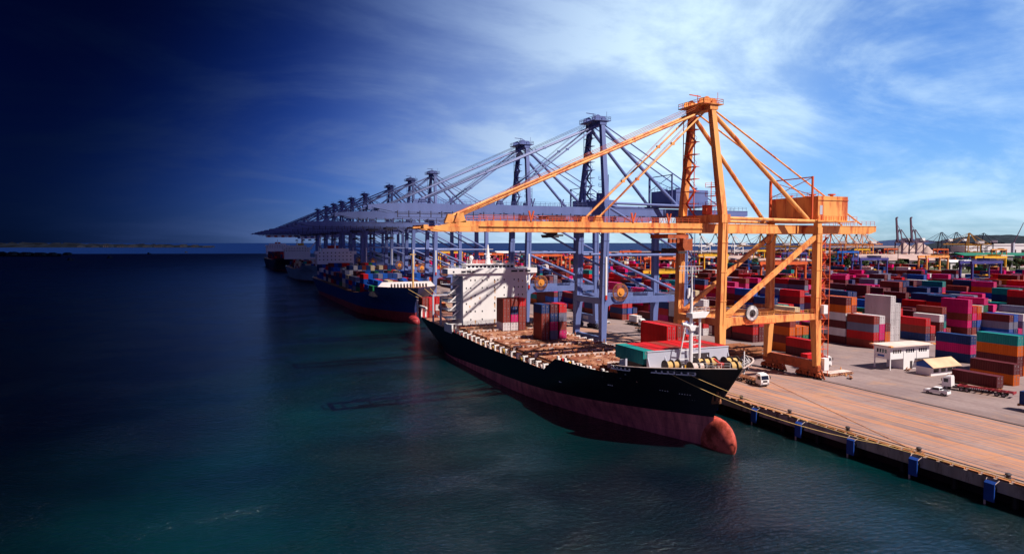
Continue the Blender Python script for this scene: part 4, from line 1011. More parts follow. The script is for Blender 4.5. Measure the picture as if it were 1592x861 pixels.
# hatch covers with coaming, and lashing bridges between the holds
holds = [(113.0, 124.0, 8.9), (126.2, 138.0, 8.6), (141.8, 153.6, 6.6), (156.0, 167.8, 6.4), (170.2, 185.8, 6.3), (188.2, 203.8, 6.3), (206.2, 218.5, 6.3)]
for hi, (y0, y1, zt_) in enumerate(holds):
    hwid = 9.6 if hi == 0 else 13.4
    mb = MB(); mb.box(XC-hwid-0.4, y0, max(zt_-2.3, 7.61 if hi < 2 else 4.41), XC+hwid+0.4, y1, zt_-0.52); SB(mb, 'hatch_coaming', M['rust'])
    for k in range(3):
        xa_, xb = XC-hwid+k*(2*hwid/3)+0.08, XC-hwid+(k+1)*(2*hwid/3)-0.08
        mb = MB(); mb.box(xa_, y0-0.3, zt_-0.5, xb, y1+0.3, zt_)
        for q in range(4):
            for yy in (y0, y0+0.45*(y1-y0), y0+0.55*(y1-y0), y1): mb.cbox(xa_+0.35+q*(xb-xa_-0.7)/3, yy, zt_+0.12, 0.35, 0.35, 0.24)
        mb.mi = 1
        for q in range(1, 6): mb.box(xa_+0.1, y0+(y1-y0)*q/6-0.06, zt_, xb-0.1, y0+(y1-y0)*q/6+0.06, zt_+0.07)
        for q in range(9):
            cx_, cy_ = RS.uniform(xa_+0.6, xb-0.6), RS.uniform(y0+0.5, y1-0.5); mb.mi = RS.choice((1, 1, 2))
            mb.box(cx_-RS.uniform(0.1, 0.9), cy_-RS.uniform(0.05, 0.25), zt_+0.01, cx_+RS.uniform(0.1, 0.9), cy_+RS.uniform(0.05, 0.25), zt_+RS.uniform(0.08, 0.35))
        mb.mi = 1
        for yy in (y0-0.31, y1+0.31): mb.box(xa_, min(yy, yy), zt_-0.45, xb, yy+0.02, zt_-0.02) if False else None
        for q in range(7): mb.cbox(xa_+0.4+q*(xb-xa_-0.8)/6, y1+0.1, zt_+0.2, 0.5, 0.5, 0.4); mb.cbox(xa_+0.4+q*(xb-xa_-0.8)/6, y0-0.05, zt_+0.15, 0.4, 0.5, 0.3)
        SB(mb, 'hatch_cover', [M['hatch'], M['rust'], M['lash']])
    # lashing bridge aft of this hold
    mb = MB(); yl_ = y1+1.2
    for k in range(11):
        x = XC-hwid-1.2+k*(2*hwid+2.4)/10; mb.bar((x, yl_, zt_-2.0), (x, yl_, zt_+0.9), 0.22); 
    mb.box(XC-hwid-1.4, yl_-0.55, zt_+0.05, XC+hwid+1.4, yl_+0.55, zt_+0.15); SB(mb, 'lashing_bridge', M['rust'])
    for k in range(7):
        x = XC-hwid-0.6+k*(2*hwid+1.2)/7; mb = MB(); mb.box(x, yl_-0.64, zt_-0.7, x+3.2, yl_-0.57, zt_+0.62); mb.mi = 1; mb.cbox(x+1.1, yl_-0.66, zt_-0.1, 0.4, 0.05, 0.5)
        SB(mb, 'lashing_plate', [M['lash'], M['red']])
# side stanchions along the port and starboard deck edge
k = 0
for sgn in (-1, 1):
    y = 119.5
    while y < 216:
        zt_ = 8.6 if y < 139.5 else 6.1; zd = 7.6 if y < 139.5 else 4.4
        h = hw1(y, zd+1)
        if h > 14.5:
            mb = MB(); x = XC+sgn*(min(h, hw1(y, zd+0.2))-0.6)
            mb.box(x-0.22, y-0.32, zd, x+0.22, y+0.32, zt_+ (0.6 if y < 139.5 else 0)); mb.box(min(x, x-sgn*1.2), y-0.12, zt_-0.35, max(x, x-sgn*1.2), y+0.12, zt_)
            SB(mb, 'stanchion', M['white'])
            if RS.random() < 0.5:
                mb = MB(); mb.box(x-0.3, y+0.9, zd, x+0.3, y+1.7, zd+RS.uniform(0.8, 1.6)); SB(mb, 'deck_locker', R.choice([M['yellow'], M['rust'], M['red'], M['lash']]))
        y += 3.6 if y < 139.5 else 4.1
mb = MB()
for sgn in (-1,):
    mb.rail([(XC+sgn*(hw1(y, 5)-0.15), y, pw(sheer1, y)) for y in range(146, 219, 6)], 1.0, 1.5, 0.035)
SB(mb, 'deck_railing', M['lash'])
mb = MB(); mb.box(71.7, 217, 4.4, 72.2, 226, 7.2); SB(mb, 'deck_bulwark', M['white'])
# grey wing ahead of the forward hold (step of the bulwark)
mb = MB(); mb.prism([(112.2, 9.2), (115.0, 9.2), (114.4, 11.8), (112.2, 12.4)], XC-13.4, XC-13.0, 'X'); mb.box(XC-13.0, 114.7, 8.0, XC-11.6, 115.0, 11.8); SB(mb, 'bulwark_wing', M['grey'])
# superstructure: flat-fronted block with bridge wings
hy0, hy1 = 221.0, 233.0; zt_ = 23.3
mb = MB(); mb.box(77.0, hy0, 4.6, 101.0, hy1, zt_); mb.box(71.6, hy0+0.5, 4.5, 77.0, hy0+1.0, 7.2)
st = SB(mb, 'superstructure', M['white'])
mb = MB(); mb.box(76.97-0.06, hy0+0.2, 5.5, 76.99, hy1-0.1, zt_-0.2); SB(mb, 'shaded_side_panel', M['grey'])  # grey sheet over the white wall puts the seaward side's shade into colour
# bridge deck
mb = MB(); mb.prism([(71.4, 24.3), (104.6, 24.3), (104.6, 26.0), (71.4, 26.0)], hy0-0.6, hy0+6, 'Y'); mb.prism([(77, 23.3), (101, 23.3), (104.3, 24.3), (71.8, 24.3)], hy0+0.0, hy0+2.0, 'Y')
mb.bar((100.9, hy0+0.3, 20.5), (104.0, hy0+0.3, 24.3), 0.5, 0.35); mb.box(78.5, hy0+0.6, 26.0, 96.5, hy0+6, 27.3); mb.box(78.2, hy0+0.2, 27.3, 96.8, hy0+6.3, 27.6)
br = SB(mb, 'bridge', M['whiteclean'])
for i, (x, y, z, wd, hh_) in enumerate([(78.9+k*1.45, hy0+0.56, 26.62, 1.05, 0.72) for k in range(12)]): 
    mb = MB(); mb.box(x, y, z-hh_/2, x+wd, y+0.03, z+hh_/2); SB(mb, 'bridge_window', M['glass'])
for x, wd in ((73.2, 0.6), (76.2, 1.6), (78.2, 1.6), (80.1, 1.0), (94.6, 2.4), (97.6, 1.7), (100.0, 2.0)):
    mb = MB(); mb.box(x, hy0-0.64, 24.7, x+wd, hy0-0.61, 25.3); SB(mb, 'bridge_window', M['glass'])
mb = MB(); mb.rail([(78.4, hy0+0.3, 27.6), (96.6, hy0+0.3, 27.6)], 1.0, 1.2, 0.04)
for x, h_ in ((79.0, 2.2), (80.6, 3.0), (82.5, 1.6), (94.8, 2.4), (96.4, 3.2)): mb.bar((x, hy0+1, 27.6), (x, hy0+1, 27.6+h_), 0.1)
mb.rail([(71.6, hy0-0.4, 26.0), (78.0, hy0-0.4, 26.0)], 0.9, 1.2, 0.035); mb.rail([(97, hy0-0.4, 26.0), (104.4, hy0-0.4, 26.0)], 0.9, 1.2, 0.035)
SB(mb, 'bridge_railing', M['whiteclean'])
mb = MB(); mb.tube([(87.2, hy0+3, 27.6), (87.2, hy0+3, 34.2)], 1.0, 10, r2=0.25); mb.bar((85.2, hy0+3, 32.6), (89.2, hy0+3, 32.6), 0.15); mb.bar((85.8, hy0+3, 31.0), (88.6, hy0+3, 31.0), 0.3); mb.cbox(87.2, hy0+2.4, 30.0, 1.6, 0.3, 0.4)
SB(mb, 'radar_mast', M['whiteclean'])
mb = MB(); mb.ellipsoid((81.2, hy0+3.5, 29.6), (0.8, 0.8, 0.9), 12, 8); mb.tube([(81.2, hy0+3.5, 27.6), (81.2, hy0+3.5, 29)], 0.25, 8); SB(mb, 'radome', M['whiteclean'], smooth=True)
mb = MB(); mb.box(83.5, hy1-3, 23.3, 91.5, hy1+3, 28.6); SB(mb, 'funnel', M['red'])
# portholes, rust runs below some
cols_ = [78.0, 79.6, 81.2, 83.8, 85.6, 88.4, 89.6, 92.0, 95.8, 97.4, 99.0]
RW = random.Random(21)
for zi, z in enumerate((22.0, 19.3, 16.6, 13.9, 11.2, 8.4)):
    for x in cols_:
        if RW.random() < (0.18 if zi < 2 else 0.45): continue
        mb = MB(); mb.box(x, hy0-0.03, z-0.28, x+0.42, hy0-0.004, z+0.28); wd_ = SB(mb, 'window', M['glass'])
M['ruststain'] = mat('rust_run', (0.55, 0.27, 0.07), 0.8, 0.3, 0.3, (0.72,0.62,0.5), 1.2, streak=True)
for x, z, l_ in ((88.45, 21.7, 1.1), (88.5, 18.9, 1.8), (88.5, 16.2, 1.4), (88.45, 13.6, 1.6), (88.4, 8.2, 2.0), (79.7, 16.3, 1.1), (79.2, 13.2, 0.8), (81.2, 8.1, 1.3), (97.4, 21.6, 0.6), (99.0, 21.7, 0.6), (82.9, 16.1, 0.8)):
    mb = MB(); v0 = len(mb.v); mb.v += [(x-0.05, hy0-0.012, z), (x+0.5, hy0-0.012, z), (x+0.35, hy0-0.012, z-l_), (x+0.15, hy0-0.012, z-l_*0.9)]; mb.face((0,3,2,1)); SB(mb, 'rust_run', M['ruststain'])
# port side galleries and lifeboat gear aft of the block
mb = MB()
for z in (8.5, 11.4, 14.3, 17.2, 20.1): mb.box(72.6, hy0+3, z, 77.0, hy1, z+0.15); mb.rail([(72.6, hy0+3, z+0.15), (72.6, hy1, z+0.15)], 1.0, 1.6, 0.04); mb.rail([(72.6, hy0+3, z+0.15), (76.9, hy0+3, z+0.15)], 1.0, 1.4, 0.04); mb.bar((73.2, hy0+3, z+0.1), (76.4, hy0+3, z+2.9), 0.14, 0.4)
SB(mb, 'side_gallery', M['whiteclean'])
for y in (236.0, 246.0): mb = MB(); mb.bar((73.4, y, 5.0), (73.4, y, 15.5), 0.6, 0.6); mb.bar((73.4, y, 15.3), (79, y, 15.3), 0.5); mb.bar((73.4, y, 9.0), (76.8, y, 6.0), 0.3); SB(mb, 'davit', M['grey'])
mb = MB(); mb.ellipsoid((75.6, 241.0, 11.0), (1.4, 3.8, 1.5), 12, 8); mb.cbox(75.6, 241, 12.3, 1.6, 3.2, 0.9); SB(mb, 'lifeboat', mat('orange_lifeboat', (0.75,0.16,0.04), 0.5, 0.1), smooth=False)
mb = MB()
for y in (252, 258, 264): mb.box(71.9, y, 5.3, 72.4, y+0.6, 9.6)
mb.box(71.85, 251, 9.6, 72.5, 266, 10.3); SB(mb, 'mooring_gallery', M['white'])
mb = MB(); mb.box(74.6, 275.0, 6.0, 74.9, 275.5, 10.8); mb.box(78.6, 275.0, 6.0, 78.9, 275.5, 10.8); mb.box(74.6, 275.0, 10.8, 78.9, 275.5, 11.2); mb.box(74.6, 275.0, 5.9, 78.9, 275.5, 6.3); SB(mb, 'stern_frame', M['whiteclean'])

# cargo standing on the near ship
SH = 2.55
def ship_stack(x, y, z0, cols, where, short=False):
    x, y = ST(x, y)
    for k, c in enumerate(cols):
        container(x, y, z0+k*CH*0.96, c, f"{CN[c]} container, {TIER[k]} tier of {where}", 'containers on the black ship', short=short, rz=SWING)
ship_stack(85.8, 205.6, 6.45, [WHI, BROWN, BROWN, BROWN], 'the seaward column by the white superstructure', True)
ship_stack(88.55, 205.6, 6.45, [WHI, MAG, NAVY, BROWN], 'the middle column by the white superstructure', True)
ship_stack(91.3, 205.6, 6.45, [BROWN, BROWN, BROWN, RED], 'the quayward column by the white superstructure', True)
ship_stack(88.5, 181.8, 6.45, [BROWN, BROWN, BROWN, NAVY], 'the seaward column in the stack amidships', True)
ship_stack(91.35, 181.8, 6.45, [GREY, MAG, NAVY, MARO], 'the middle column in the stack amidships', True)
ship_stack(94.2, 181.8, 6.45, [MAG, BROWN, GREY, RED], 'the quayward column in the stack amidships', True)
for k in range(8):
    c = [TEAL, RED, RED, BROWN, RED, RED, BROWN, RED, RED][k]; w_ = f"{ORD[k]} from the sea in the row behind the grey breakwater"
    container(*ST(79.2+k*2.56, 116.4), 11.1, c, f"{CN[c]} container, {w_}", 'containers on the black ship', rz=SWING)
mb = MB(); mb.box(79.0, 113.3, 8.95, 98.0, 121.6, 11.05); SB(mb, 'container_pedestal', M['dark'])
for k, (x, cols) in enumerate(((93.8, [RED, RED]), (96.5, [RED, BROWN]), (99.2, [RED]))):
    for t, c in enumerate(cols): container(*ST(x, 129.4), 11.25+t*2.6, c, f"{CN[c]} container, {TIER[t]} tier, {ORD[k]} column behind the foremast on deck", 'containers on the black ship', rz=SWING)
mb = MB(); mb.box(92.4, 126.4, 8.65, 100.6, 137.5, 11.2); SB(mb, 'container_pedestal', M['dark'])
ship_stack(73.9, 262.0, 5.4, [RED, BROWN, BROWN], 'the seaward column on the ship stern', True)
ship_stack(76.6, 262.0, 5.4, [BROWN, RED, RED], 'the second column on the ship stern', True)
ship_stack(79.3, 262.0, 5.4, [BROWN, WHI, RED], 'the third column on the ship stern', True)

# second ship: blue, fully loaded
def far_ship(name, label, xc, yb, ys, hb, zdeck, zbow, topc, bootc, house_y, house, load, seed, detail=True, bootz=0.0):
    rt = empty(name, (xc, yb, -4)); tag(rt, label, 'ship')
    def S2(mb, nm, mt, smooth=False):
        mb.v = [(v[0]-xc, v[1]-yb, v[2]+4) for v in mb.v]; return mb.build(nm, mt, rt, smooth)
    stem = [(-7.5, yb+8), (-4, yb+5), (1, yb+7), (4, yb+8), (8, yb+4), (zbow, yb)]
    sheer = [(yb, zbow), (yb+24, zbow-0.4), (yb+24.1, zbow-2.6), (yb+60, zdeck+2), (yb+90, zdeck), (ys, zdeck+0.5)]
    mb = MB(); hw_ = hull(mb, xc, yb, ys, hb, sheer, stem, le=(80, 26))
    S2(mb, 'hull', ship_mat(name+'_hull_paint_'+str(seed), topc, bootc, bootz, 0.012, yb), True)
    mb = MB(); deck(mb, xc, [(yb+1, yb+24, zbow-1.0), (yb+24, ys-0.2, zdeck)], hw_, stem); S2(mb, 'deck', M['deck'])
    mb = MB(); mb.ellipsoid((xc-0.3, yb+8, -3.2), (2.4, 7, 3.0), 12, 8); S2(mb, 'bulbous_bow', mat('red_bulb_'+str(seed), tuple(v*1.3 for v in bootc), 0.5, 0.15), True)
    if detail:
        mb = MB(); mb.prism([(xc-15.2, zbow-1.0), (xc+15.2, zbow-1.0), (xc+12.5, zbow+1.7), (xc-12.5, zbow+1.7)], yb+22, yb+22.5, 'Y'); S2(mb, 'breakwater', M['whiteclean'])
        mb = MB(); mb.tube([(xc, yb+10, zbow-1), (xc, yb+10, zbow+16)], 0.55, 8, r2=0.35); mb.cbox(xc, yb+10, zbow+15.6, 3, 0.5, 0.4); S2(mb, 'foremast', M['rope'])
        mb = MB()
        for k in range(12): x = xc-9+k*1.6; mb.disc((x, yb+17, zbow+0.1), (1,0,0), 1.0, 0.5, 10)
        S2(mb, 'winches', M['dark'])
    hx0, hx1, hz0, hz1 = house
    mb = MB(); mb.box(hx0, house_y, hz0, hx1, house_y+12, hz1); mb.box(hx0-2, house_y-0.5, hz1-2.4, hx1+2, house_y+4, hz1); mb.box(hx0+4, house_y-0.2, hz1, hx1-4, house_y+5, hz1+2.2)
    sp_ = S2(mb, 'superstructure', M['white'])
    for z in [hz1-1.2-2.8*k for k in range(3 if detail else 2)]:
        for k in range(9):
            x = hx0+1.5+k*(hx1-hx0-3)/8.5; mb = MB(); mb.box(x, house_y-0.56 if z > hz1-2.4 else house_y-0.05, z-0.4, x+0.9, house_y-0.52 if z > hz1-2.4 else house_y-0.01, z+0.4); S2(mb, 'window', M['glass'])
    mb = MB(); mb.tube([((hx0+hx1)/2, house_y+3, hz1+2.2), ((hx0+hx1)/2, house_y+3, hz1+9)], 0.7, 8, r2=0.2); S2(mb, 'radar_mast', M['whiteclean'])
    mb = MB(); mb.box(xc-4, house_y+8, hz1-3, xc+4, house_y+14, hz1+4.5); S2(mb, 'funnel', load[3])
    # cargo: each box a thing
    rr = random.Random(seed); y0, y1, tiers, _ = load
    bay = 0; y = y0
    while y + 10.6 < y1:
        if abs(y+5-house_y-4) > 14:
            th = tiers[bay % len(tiers)]
            nrow = int(2*hb/2.62)
            for r_ in range(nrow):
                x = xc-hb+1.3+r_*2.62; hh = max(1, th+rr.choice([-1, 0, 0, 0]))
                for t in range(hh):
                    if t == hh-1 or r_ == 0 or bay == 0 or (tiers[(bay-1) % len(tiers)] <= t):
                        yield (x, y+5.3, zdeck+1.8+t*CH*0.97, t, r_, bay)
        y += 11.4; bay += 1
SHIPPAL = [NAVY]*7+[BLUE]*8+[MARO]*4+[BROWN]*4+[RED]*5+[CREAM]*4+[WHI]*3+[GREY]*3+[GRN]*2+[TEAL]
g = far_ship('container_ship', 'blue hulled container ship fully laden behind the black ship', 88.0, 314, 600, 16.2, 6.0, 13.6, (0.008, 0.035, 0.17), (0.28, 0.03, 0.035), 560.0, (74, 103, 16, 28.0),
             (341, 590, (3, 3, 4, 2, 3, 4, 3, 5, 4, 4, 3, 4, 5, 4, 3), M['red']), 31, True, 1.0)
cargo2 = list(g)
stuff2 = MB(); cnt2 = 0; RC = random.Random(9)
cargo2.sort(key=lambda c: c[1])
for x, y, z, t, r_, bay in cargo2:
    col = RC.choice(SHIPPAL)
    if cnt2 < 60 and bay < 2:
        cnt2 += 1
        container(x, y, z, col, f"{CN[col]} container, {TIER[t]} tier, {ORD[r_]} row, {['foremost','next'][bay]} bay on the blue ship", 'containers on the blue ship', door=False)
    else:
        k = 1+RC.uniform(-0.15, 0.15); stuff2.col = tuple(v*k for v in col); stuff2.box(x-1.22, y-5.2, z, x+1.22, y+5.2, z+2.55)
tag(stuff2.build('laden_containers', M['contattr']), 'container cargo packed along the midships and stern of the blue ship', 'containers', kind='stuff')
g = far_ship('container_ship', 'pale blue hulled ship moored beyond the blue container ship', 90.0, 672, 880, 14.0, 6.5, 13.0, (0.16, 0.30, 0.42), (0.05, 0.02, 0.03), 815.0, (72, 100, 16, 29.5), (700, 810, (2, 3, 2, 3), M['yellow']), 32, False, -2.0)
stuff3 = MB()
for x, y, z, t, r_, bay in g: stuff3.col = RC.choice(SHIPPAL+[CREAM]*6); stuff3.box(x-1.22, y-5.2, z, x+1.22, y+5.2, z+2.55)
g = far_ship('container_ship', 'dark hulled ship farthest along the quay with white upper works', 92.0, 960, 1260, 17.0, 9.0, 14.0, (0.02, 0.022, 0.04), (0.14, 0.02, 0.03), 1150.0, (74, 108, 16, 31.0), (1000, 1140, (3, 4, 3, 4), M['red']), 33, False, -2.0)
for x, y, z, t, r_, bay in g: stuff3.col = RC.choice([MARO, NAVY, MARO, RED]); stuff3.box(x-1.22, y-5.2, z, x+1.22, y+5.2, z+2.55)
tag(stuff3.build('far_ship_cargo', M['contattr']), 'container cargo on the two farthest ships at the quay', 'containers', kind='stuff')

# ------------------------------------------------------------------ quay furniture
for k in range(13):
    y = 39.0+k*12.1; fr = empty('fender', (EX, y, -2)); fy = 'blue'
    side = ['at the right picture edge','second from the right edge','third from the right edge','fourth from the right edge','fifth from the right edge','sixth from the right edge','beside the ship bow','hidden in shade by the bow'][min(k, 7)]
    tag(fr, f"blue rubber fender panel on the quay wall, {['nearest the camera','second nearest','third nearest','fourth nearest','fifth nearest','sixth nearest','seventh, ahead of the ship bow','eighth, beside the ship bow','ninth, under the ship bow','tenth, in the ship shade','eleventh along the wall','twelfth along the wall','thirteenth along the wall'][k]}", 'fender', 'fenders on the quay wall')
    mb = MB(); mb.box(-1.0, -0.75, -1.3, -0.8, 0.75, 1.35); mb.prism([(-1.0, 1.35), (-0.55, 1.7), (-0.45, 1.6), (-0.8, 1.25)], -0.75, 0.75, 'Y'); mb.build('panel', M['fender'], fr)
    mb = MB(); mb.disc((-0.4, 0, 0.4), (1,0,0), 0.6, 0.8, 14); mb.disc((-0.5, 0, 0.4), (1,0,0), 0.72, 0.15, 14); mb.build('rubber_cone', M['black'], fr)
    mb = MB(); mb.bar((-0.85, -0.7, 1.3), (0.0, -0.9, 1.9), 0.07); mb.bar((-0.85, 0.7, 1.3), (0.0, 0.9, 1.9), 0.07); mb.box(-0.86, 0.55, -2.2, -0.72, 0.8, 1.2); mb.build('chain', M['lash'], fr)
bol = []
for k in range(9):
    y = 62+k*14.0
    if k == 0:
        b0 = empty('mooring_bollard', (EX+1.5, y, 0)); mb = MB(); mb.box(-0.6, -0.6, 0, 0.6, 0.6, 0.12); mb.build('base_plate', M['rust'], b0)
        mb = MB(); mb.tube([(0,0,0.12),(0,0,0.62)], 0.36, 12, r2=0.28); mb.ellipsoid((-0.08,0,0.75), (0.48,0.42,0.26), 12, 6); mb.build('bollard_head', M['dark'], b0); o = b0
    else:
        o = copy_tree(b0); o.location = (EX+1.5, y, 0)
    tag(o, f"dark mooring bollard on the quay edge, {ORD[k]} one from the camera", 'bollard', 'bollards on the quay edge')
def rope(p, q, sag, r, label, mt=None, n=24):
    p = Vector(p); q = Vector(q); pts = [p+(q-p)*t/n - Vector((0,0,sag*4*(t/n)*(1-t/n))) for t in range(n+1)]
    mb = MB(); mb.tube(pts, r, 6); o = mb.build('mooring_rope', mt or M['rope']); tag(o, label, 'rope', 'mooring ropes'); return o
rope((*ST(XC-hw1(103.8, 10.9)-0.1, 103.8), 10.9), (106.9, 76.2, 0.5), 2.2, 0.055, 'lower mooring rope from the bow fairlead to the quay')
rope((*ST(XC-hw1(101.4, 10.9)-0.1, 101.4), 10.9), (107.0, 62.4, 0.5), 1.6, 0.05, 'upper mooring rope from the bow to a farther quay bollard')
rope((105.9, 97.5, 0.35), (106.2, 45.0, 0.3), -0.0, 0.07, 'slack tan rope lying along the quay edge')
rope((107.2, 77.0, 0.10), (129.5, 136.0, 0.10), -0.0, 0.05, 'orange cable stretched diagonally across the apron', M['orange'])
for k, (a_, b2) in enumerate((((82, 322, 12.6), (105.9, 300, 0.5)), ((84, 318, 12.8), (106.2, 292, 0.5)), ((92, 318, 12.8), (106.4, 296, 0.5)), ((96, 322, 12.6), (106.5, 304, 0.5)))):
    rope(a_, b2, 1.0, 0.12, f"thin {['outermost','second','third','innermost'][k]} bow line of the blue ship")

# ------------------------------------------------------------------ vehicles
def wheel_mb(mb, x, y, r=0.5, t=0.32): mb.disc((x, y, r), (1,0,0), r, t, 16)
def wheels(parent, spots, r=0.5, t=0.32):
    for x, y in spots:
        mb = MB(); mb.disc((x, y, r), (1,0,0), r, t, 18); w_ = mb.build('wheel', M['black'], parent)
        mb = MB(); mb.disc((x+(0.02 if x > 0 else -0.02), y, r), (1,0,0), r*0.55, t, 12); mb.build('rim', M['rod'], w_)
def truck(loc, rz, label, deckload=True, length=13.0, bedcol='rust', cabin=True):
    """tractor faces local -Y, front at y=0; flat trailer behind"""
    t = empty('terminal_truck', loc, rz); tag(t, label, 'truck', 'trucks on the terminal')
    if not cabin: t.name = 'flatbed_trailer'; t['category'] = 'trailer'; t['group'] = 'trailers'
    if cabin:
        mb = MB(); mb.prism([(0.0, 0.75), (0.0, 1.75), (0.28, 2.85), (1.9, 3.0), (2.0, 0.75)], -1.2, 1.2, 'X')
        mb.box(-1.2, 0.02, 0.45, 1.2, 0.5, 0.74); mb.prism([(0.3, 2.87), (0.7, 3.15), (1.85, 3.3), (1.85, 3.01)], -0.95, 0.95, 'X')
        cab = mb.build('cab', M['whiteclean'], t)
        mb = MB(); mb.v = [(-1.08,-0.02,1.8),(1.08,-0.02,1.8),(1.02,0.235,2.75),(-1.02,0.235,2.75),(-1.08,0.05,1.8),(1.08,0.05,1.8),(1.02,0.30,2.75),(-1.02,0.30,2.75)]
        for q in ((0,1,2,3),(7,6,5,4),(0,4,5,1),(1,5,6,2),(2,6,7,3),(3,7,4,0)): mb.face(q)
        mb.build('windscreen', M['glass'], cab)
        for sgn in (-1, 1):
            mb = MB(); x = sgn*1.205; mb.box(min(x, x+sgn*0.02), 0.42, 1.75, max(x, x+sgn*0.02), 1.35, 2.6); mb.build('side_window', M['glass'], cab)
            mb = MB(); mb.bar((sgn*1.2, 0.15, 2.6), (sgn*1.5, 0.0, 2.6), 0.05); mb.box(min(sgn*1.42, sgn*1.58), -0.05, 1.95, max(sgn*1.42, sgn*1.58), 0.05, 2.6); mb.build('mirror', M['black'], cab)
            mb = MB(); mb.box(min(sgn*0.7, sgn*1.1), -0.03, 0.85, max(sgn*0.7, sgn*1.1), 0.0, 1.1); mb.build('headlight', M['rod'], cab)
        mb = MB(); mb.box(-0.65, -0.03, 1.15, 0.65, 0.0, 1.6); mb.box(-1.15, -0.04, 0.5, 1.15, 0.01, 0.7); mb.build('grille', M['dark'], cab)
    mb = MB(); mb.box(-0.5, 0.3 if cabin else 3.3, 0.55, 0.5, 6.0, 0.85); mb.cbox(0.85, 2.8, 0.8, 0.5, 1.0, 0.5); mb.cbox(-0.85, 2.8, 0.8, 0.5, 1.0, 0.5); mb.build('chassis', M['dark'], t)
    mb = MB()
    for x in (-0.55, 0.55): mb.box(x-0.12, 3.2, 1.02, x+0.12, length, 1.38)
    for k in range(9): mb.box(-1.18, 3.3+k*(length-3.6)/8, 1.08, 1.18, 3.5+k*(length-3.6)/8, 1.34)
    mb.box(-1.22, length-0.2, 0.9, 1.22, length, 1.4); mb.box(-1.22, 3.2, 1.05, 1.22, 3.5, 1.4)
    for x in (-1.15, 1.15): mb.box(x-0.06, 3.5, 1.12, x+0.06, length, 1.3)
    tb = mb.build('trailer_frame', M['rust'] if bedcol == 'rust' else M['dred'], t)
    wheels(t, [(x, y) for x in (-1.02, 1.02) for y in ((1.0, 4.1, 5.2) if cabin else ()) + (length-3.2, length-1.9)])
    if deckload:
        for x in (-1.24, 1.22):
            mb = MB()
            for k in range(9): mb.box(x, 5.8+k*0.42, 0.95, x+0.02, 6.0+k*0.42, 1.25)
            mb.build('hazard_stripes', M['whiteclean'], t)
    return t
M['dred'] = mat('dark_red_trailer_paint', (0.30, 0.03, 0.04), 0.6, 0.3, 0.3)
truck((121.6, 126.0, 0), math.radians(-4), 'white cabbed flatbed truck on the striped apron by the ship bow', False, 11.0)
# two rigs at the right: cabs point away from the camera
truck((160.4, 108.2, 0), math.radians(180+17), 'empty low red trailer truck with white cab parked in front of the maroon box', True, 14.3, 'dred')
truck((166.0, 112.4, 0), math.radians(180), 'parked trailer under the maroon container, behind the empty trailer truck', False, 13.6, 'rust', False)
container(166.0, 103.9, 1.42, MARO, 'maroon container with pinkish roof riding on the parked trailer', 'containers on trucks')
truck((158.9, 140.6, 0), math.radians(90), 'white cab truck facing right beside the orange crane landside leg', False, 11.5)
container(152.6, 140.6, 1.42, RED, 'red container on the truck beside the orange crane leg', 'containers on trucks', rz=math.radians(90), short=True)
container(154.6, 82.0, 1.42, NAVY, 'navy container cut by the right picture edge', 'containers on trucks')
truck((154.6, 73.6, 0), 0, 'truck carrying the navy container at the right picture edge', False, 14.0)
truck((163.0, 238, 0), math.radians(4), 'small truck on the road between the blue crane legs', False, 11.0)
container(163.4, 244.6, 1.42, WHI, 'white container on the truck between the blue crane legs', 'containers on trucks', short=True)
truck((155.0, 217.5, 0), math.radians(8), 'truck with brown box beside the landside bogies of the first blue crane', False, 11.0)
container(155.9, 224.0, 1.42, MARO, 'maroon container on the truck beside the blue crane bogies', 'containers on trucks', short=True)
def car(loc, rz, label, pickup=False, cat='car'):
    t = empty('pickup_truck' if pickup else 'parked_car', loc, rz); tag(t, label, cat)
    mb = MB()
    if pickup:
        mb.prism([(-2.6, 0.45), (-2.62, 0.85), (-2.3, 1.0), (-1.2, 1.1), (2.55, 1.12), (2.6, 0.5)], -0.92, 0.92, 'X')
        bd = mb.build('body', M['whiteclean'], t)
        mb = MB(); mb.prism([(-1.25, 1.1), (-0.55, 1.72), (0.75, 1.76), (1.0, 1.12)], -0.80, 0.80, 'X'); mb.build('cabin', M['whiteclean'], bd)
        mb = MB()
        for sgn in (-1, 1): x = sgn*0.81; mb.prism([(-0.95, 1.16), (-0.5, 1.62), (0.68, 1.66), (0.85, 1.16)], min(x, x-sgn*0.02), max(x, x-sgn*0.02), 'X')
        mb.box(-0.7, 0.80, 1.2, 0.7, 0.98, 1.6)
        mb.v += [(-0.72,-1.22,1.15),(0.72,-1.22,1.15),(0.66,-0.66,1.66),(-0.66,-0.66,1.66)]; n_ = len(mb.v); mb.face((n_-4,n_-3,n_-2,n_-1)); mb.build('windows', M['glass'], bd)
        mb = MB(); mb.box(-0.75, 1.15, 1.125, 0.75, 2.5, 1.14); mb.build('bed_liner', M['dark'], bd)
        for x in (-0.88, 0.80): mb = MB(); mb.box(x, 1.1, 1.12, x+0.08, 2.55, 1.28); mb.build('bed_side', M['whiteclean'], bd)
    else:
        mb.prism([(-2.1, 0.4), (-2.1, 0.75), (-1.2, 0.92), (-0.6, 1.4), (0.9, 1.42), (1.6, 0.98), (2.1, 0.9), (2.1, 0.4)], -0.85, 0.85, 'X'); bd = mb.build('body', M['whiteclean'], t)
        mb = MB()
        for sgn in (-1, 1): x = sgn*0.86; mb.prism([(-0.95, 0.98), (-0.5, 1.34), (0.85, 1.36), (1.3, 1.0)], min(x, x-sgn*0.02), max(x, x-sgn*0.02), 'X')
        mb.build('windows', M['glass'], bd)
    wheels(t, [(-0.82, -1.6), (0.82, -1.6), (-0.82, 1.5), (0.82, 1.5)], 0.36, 0.24)
    return t
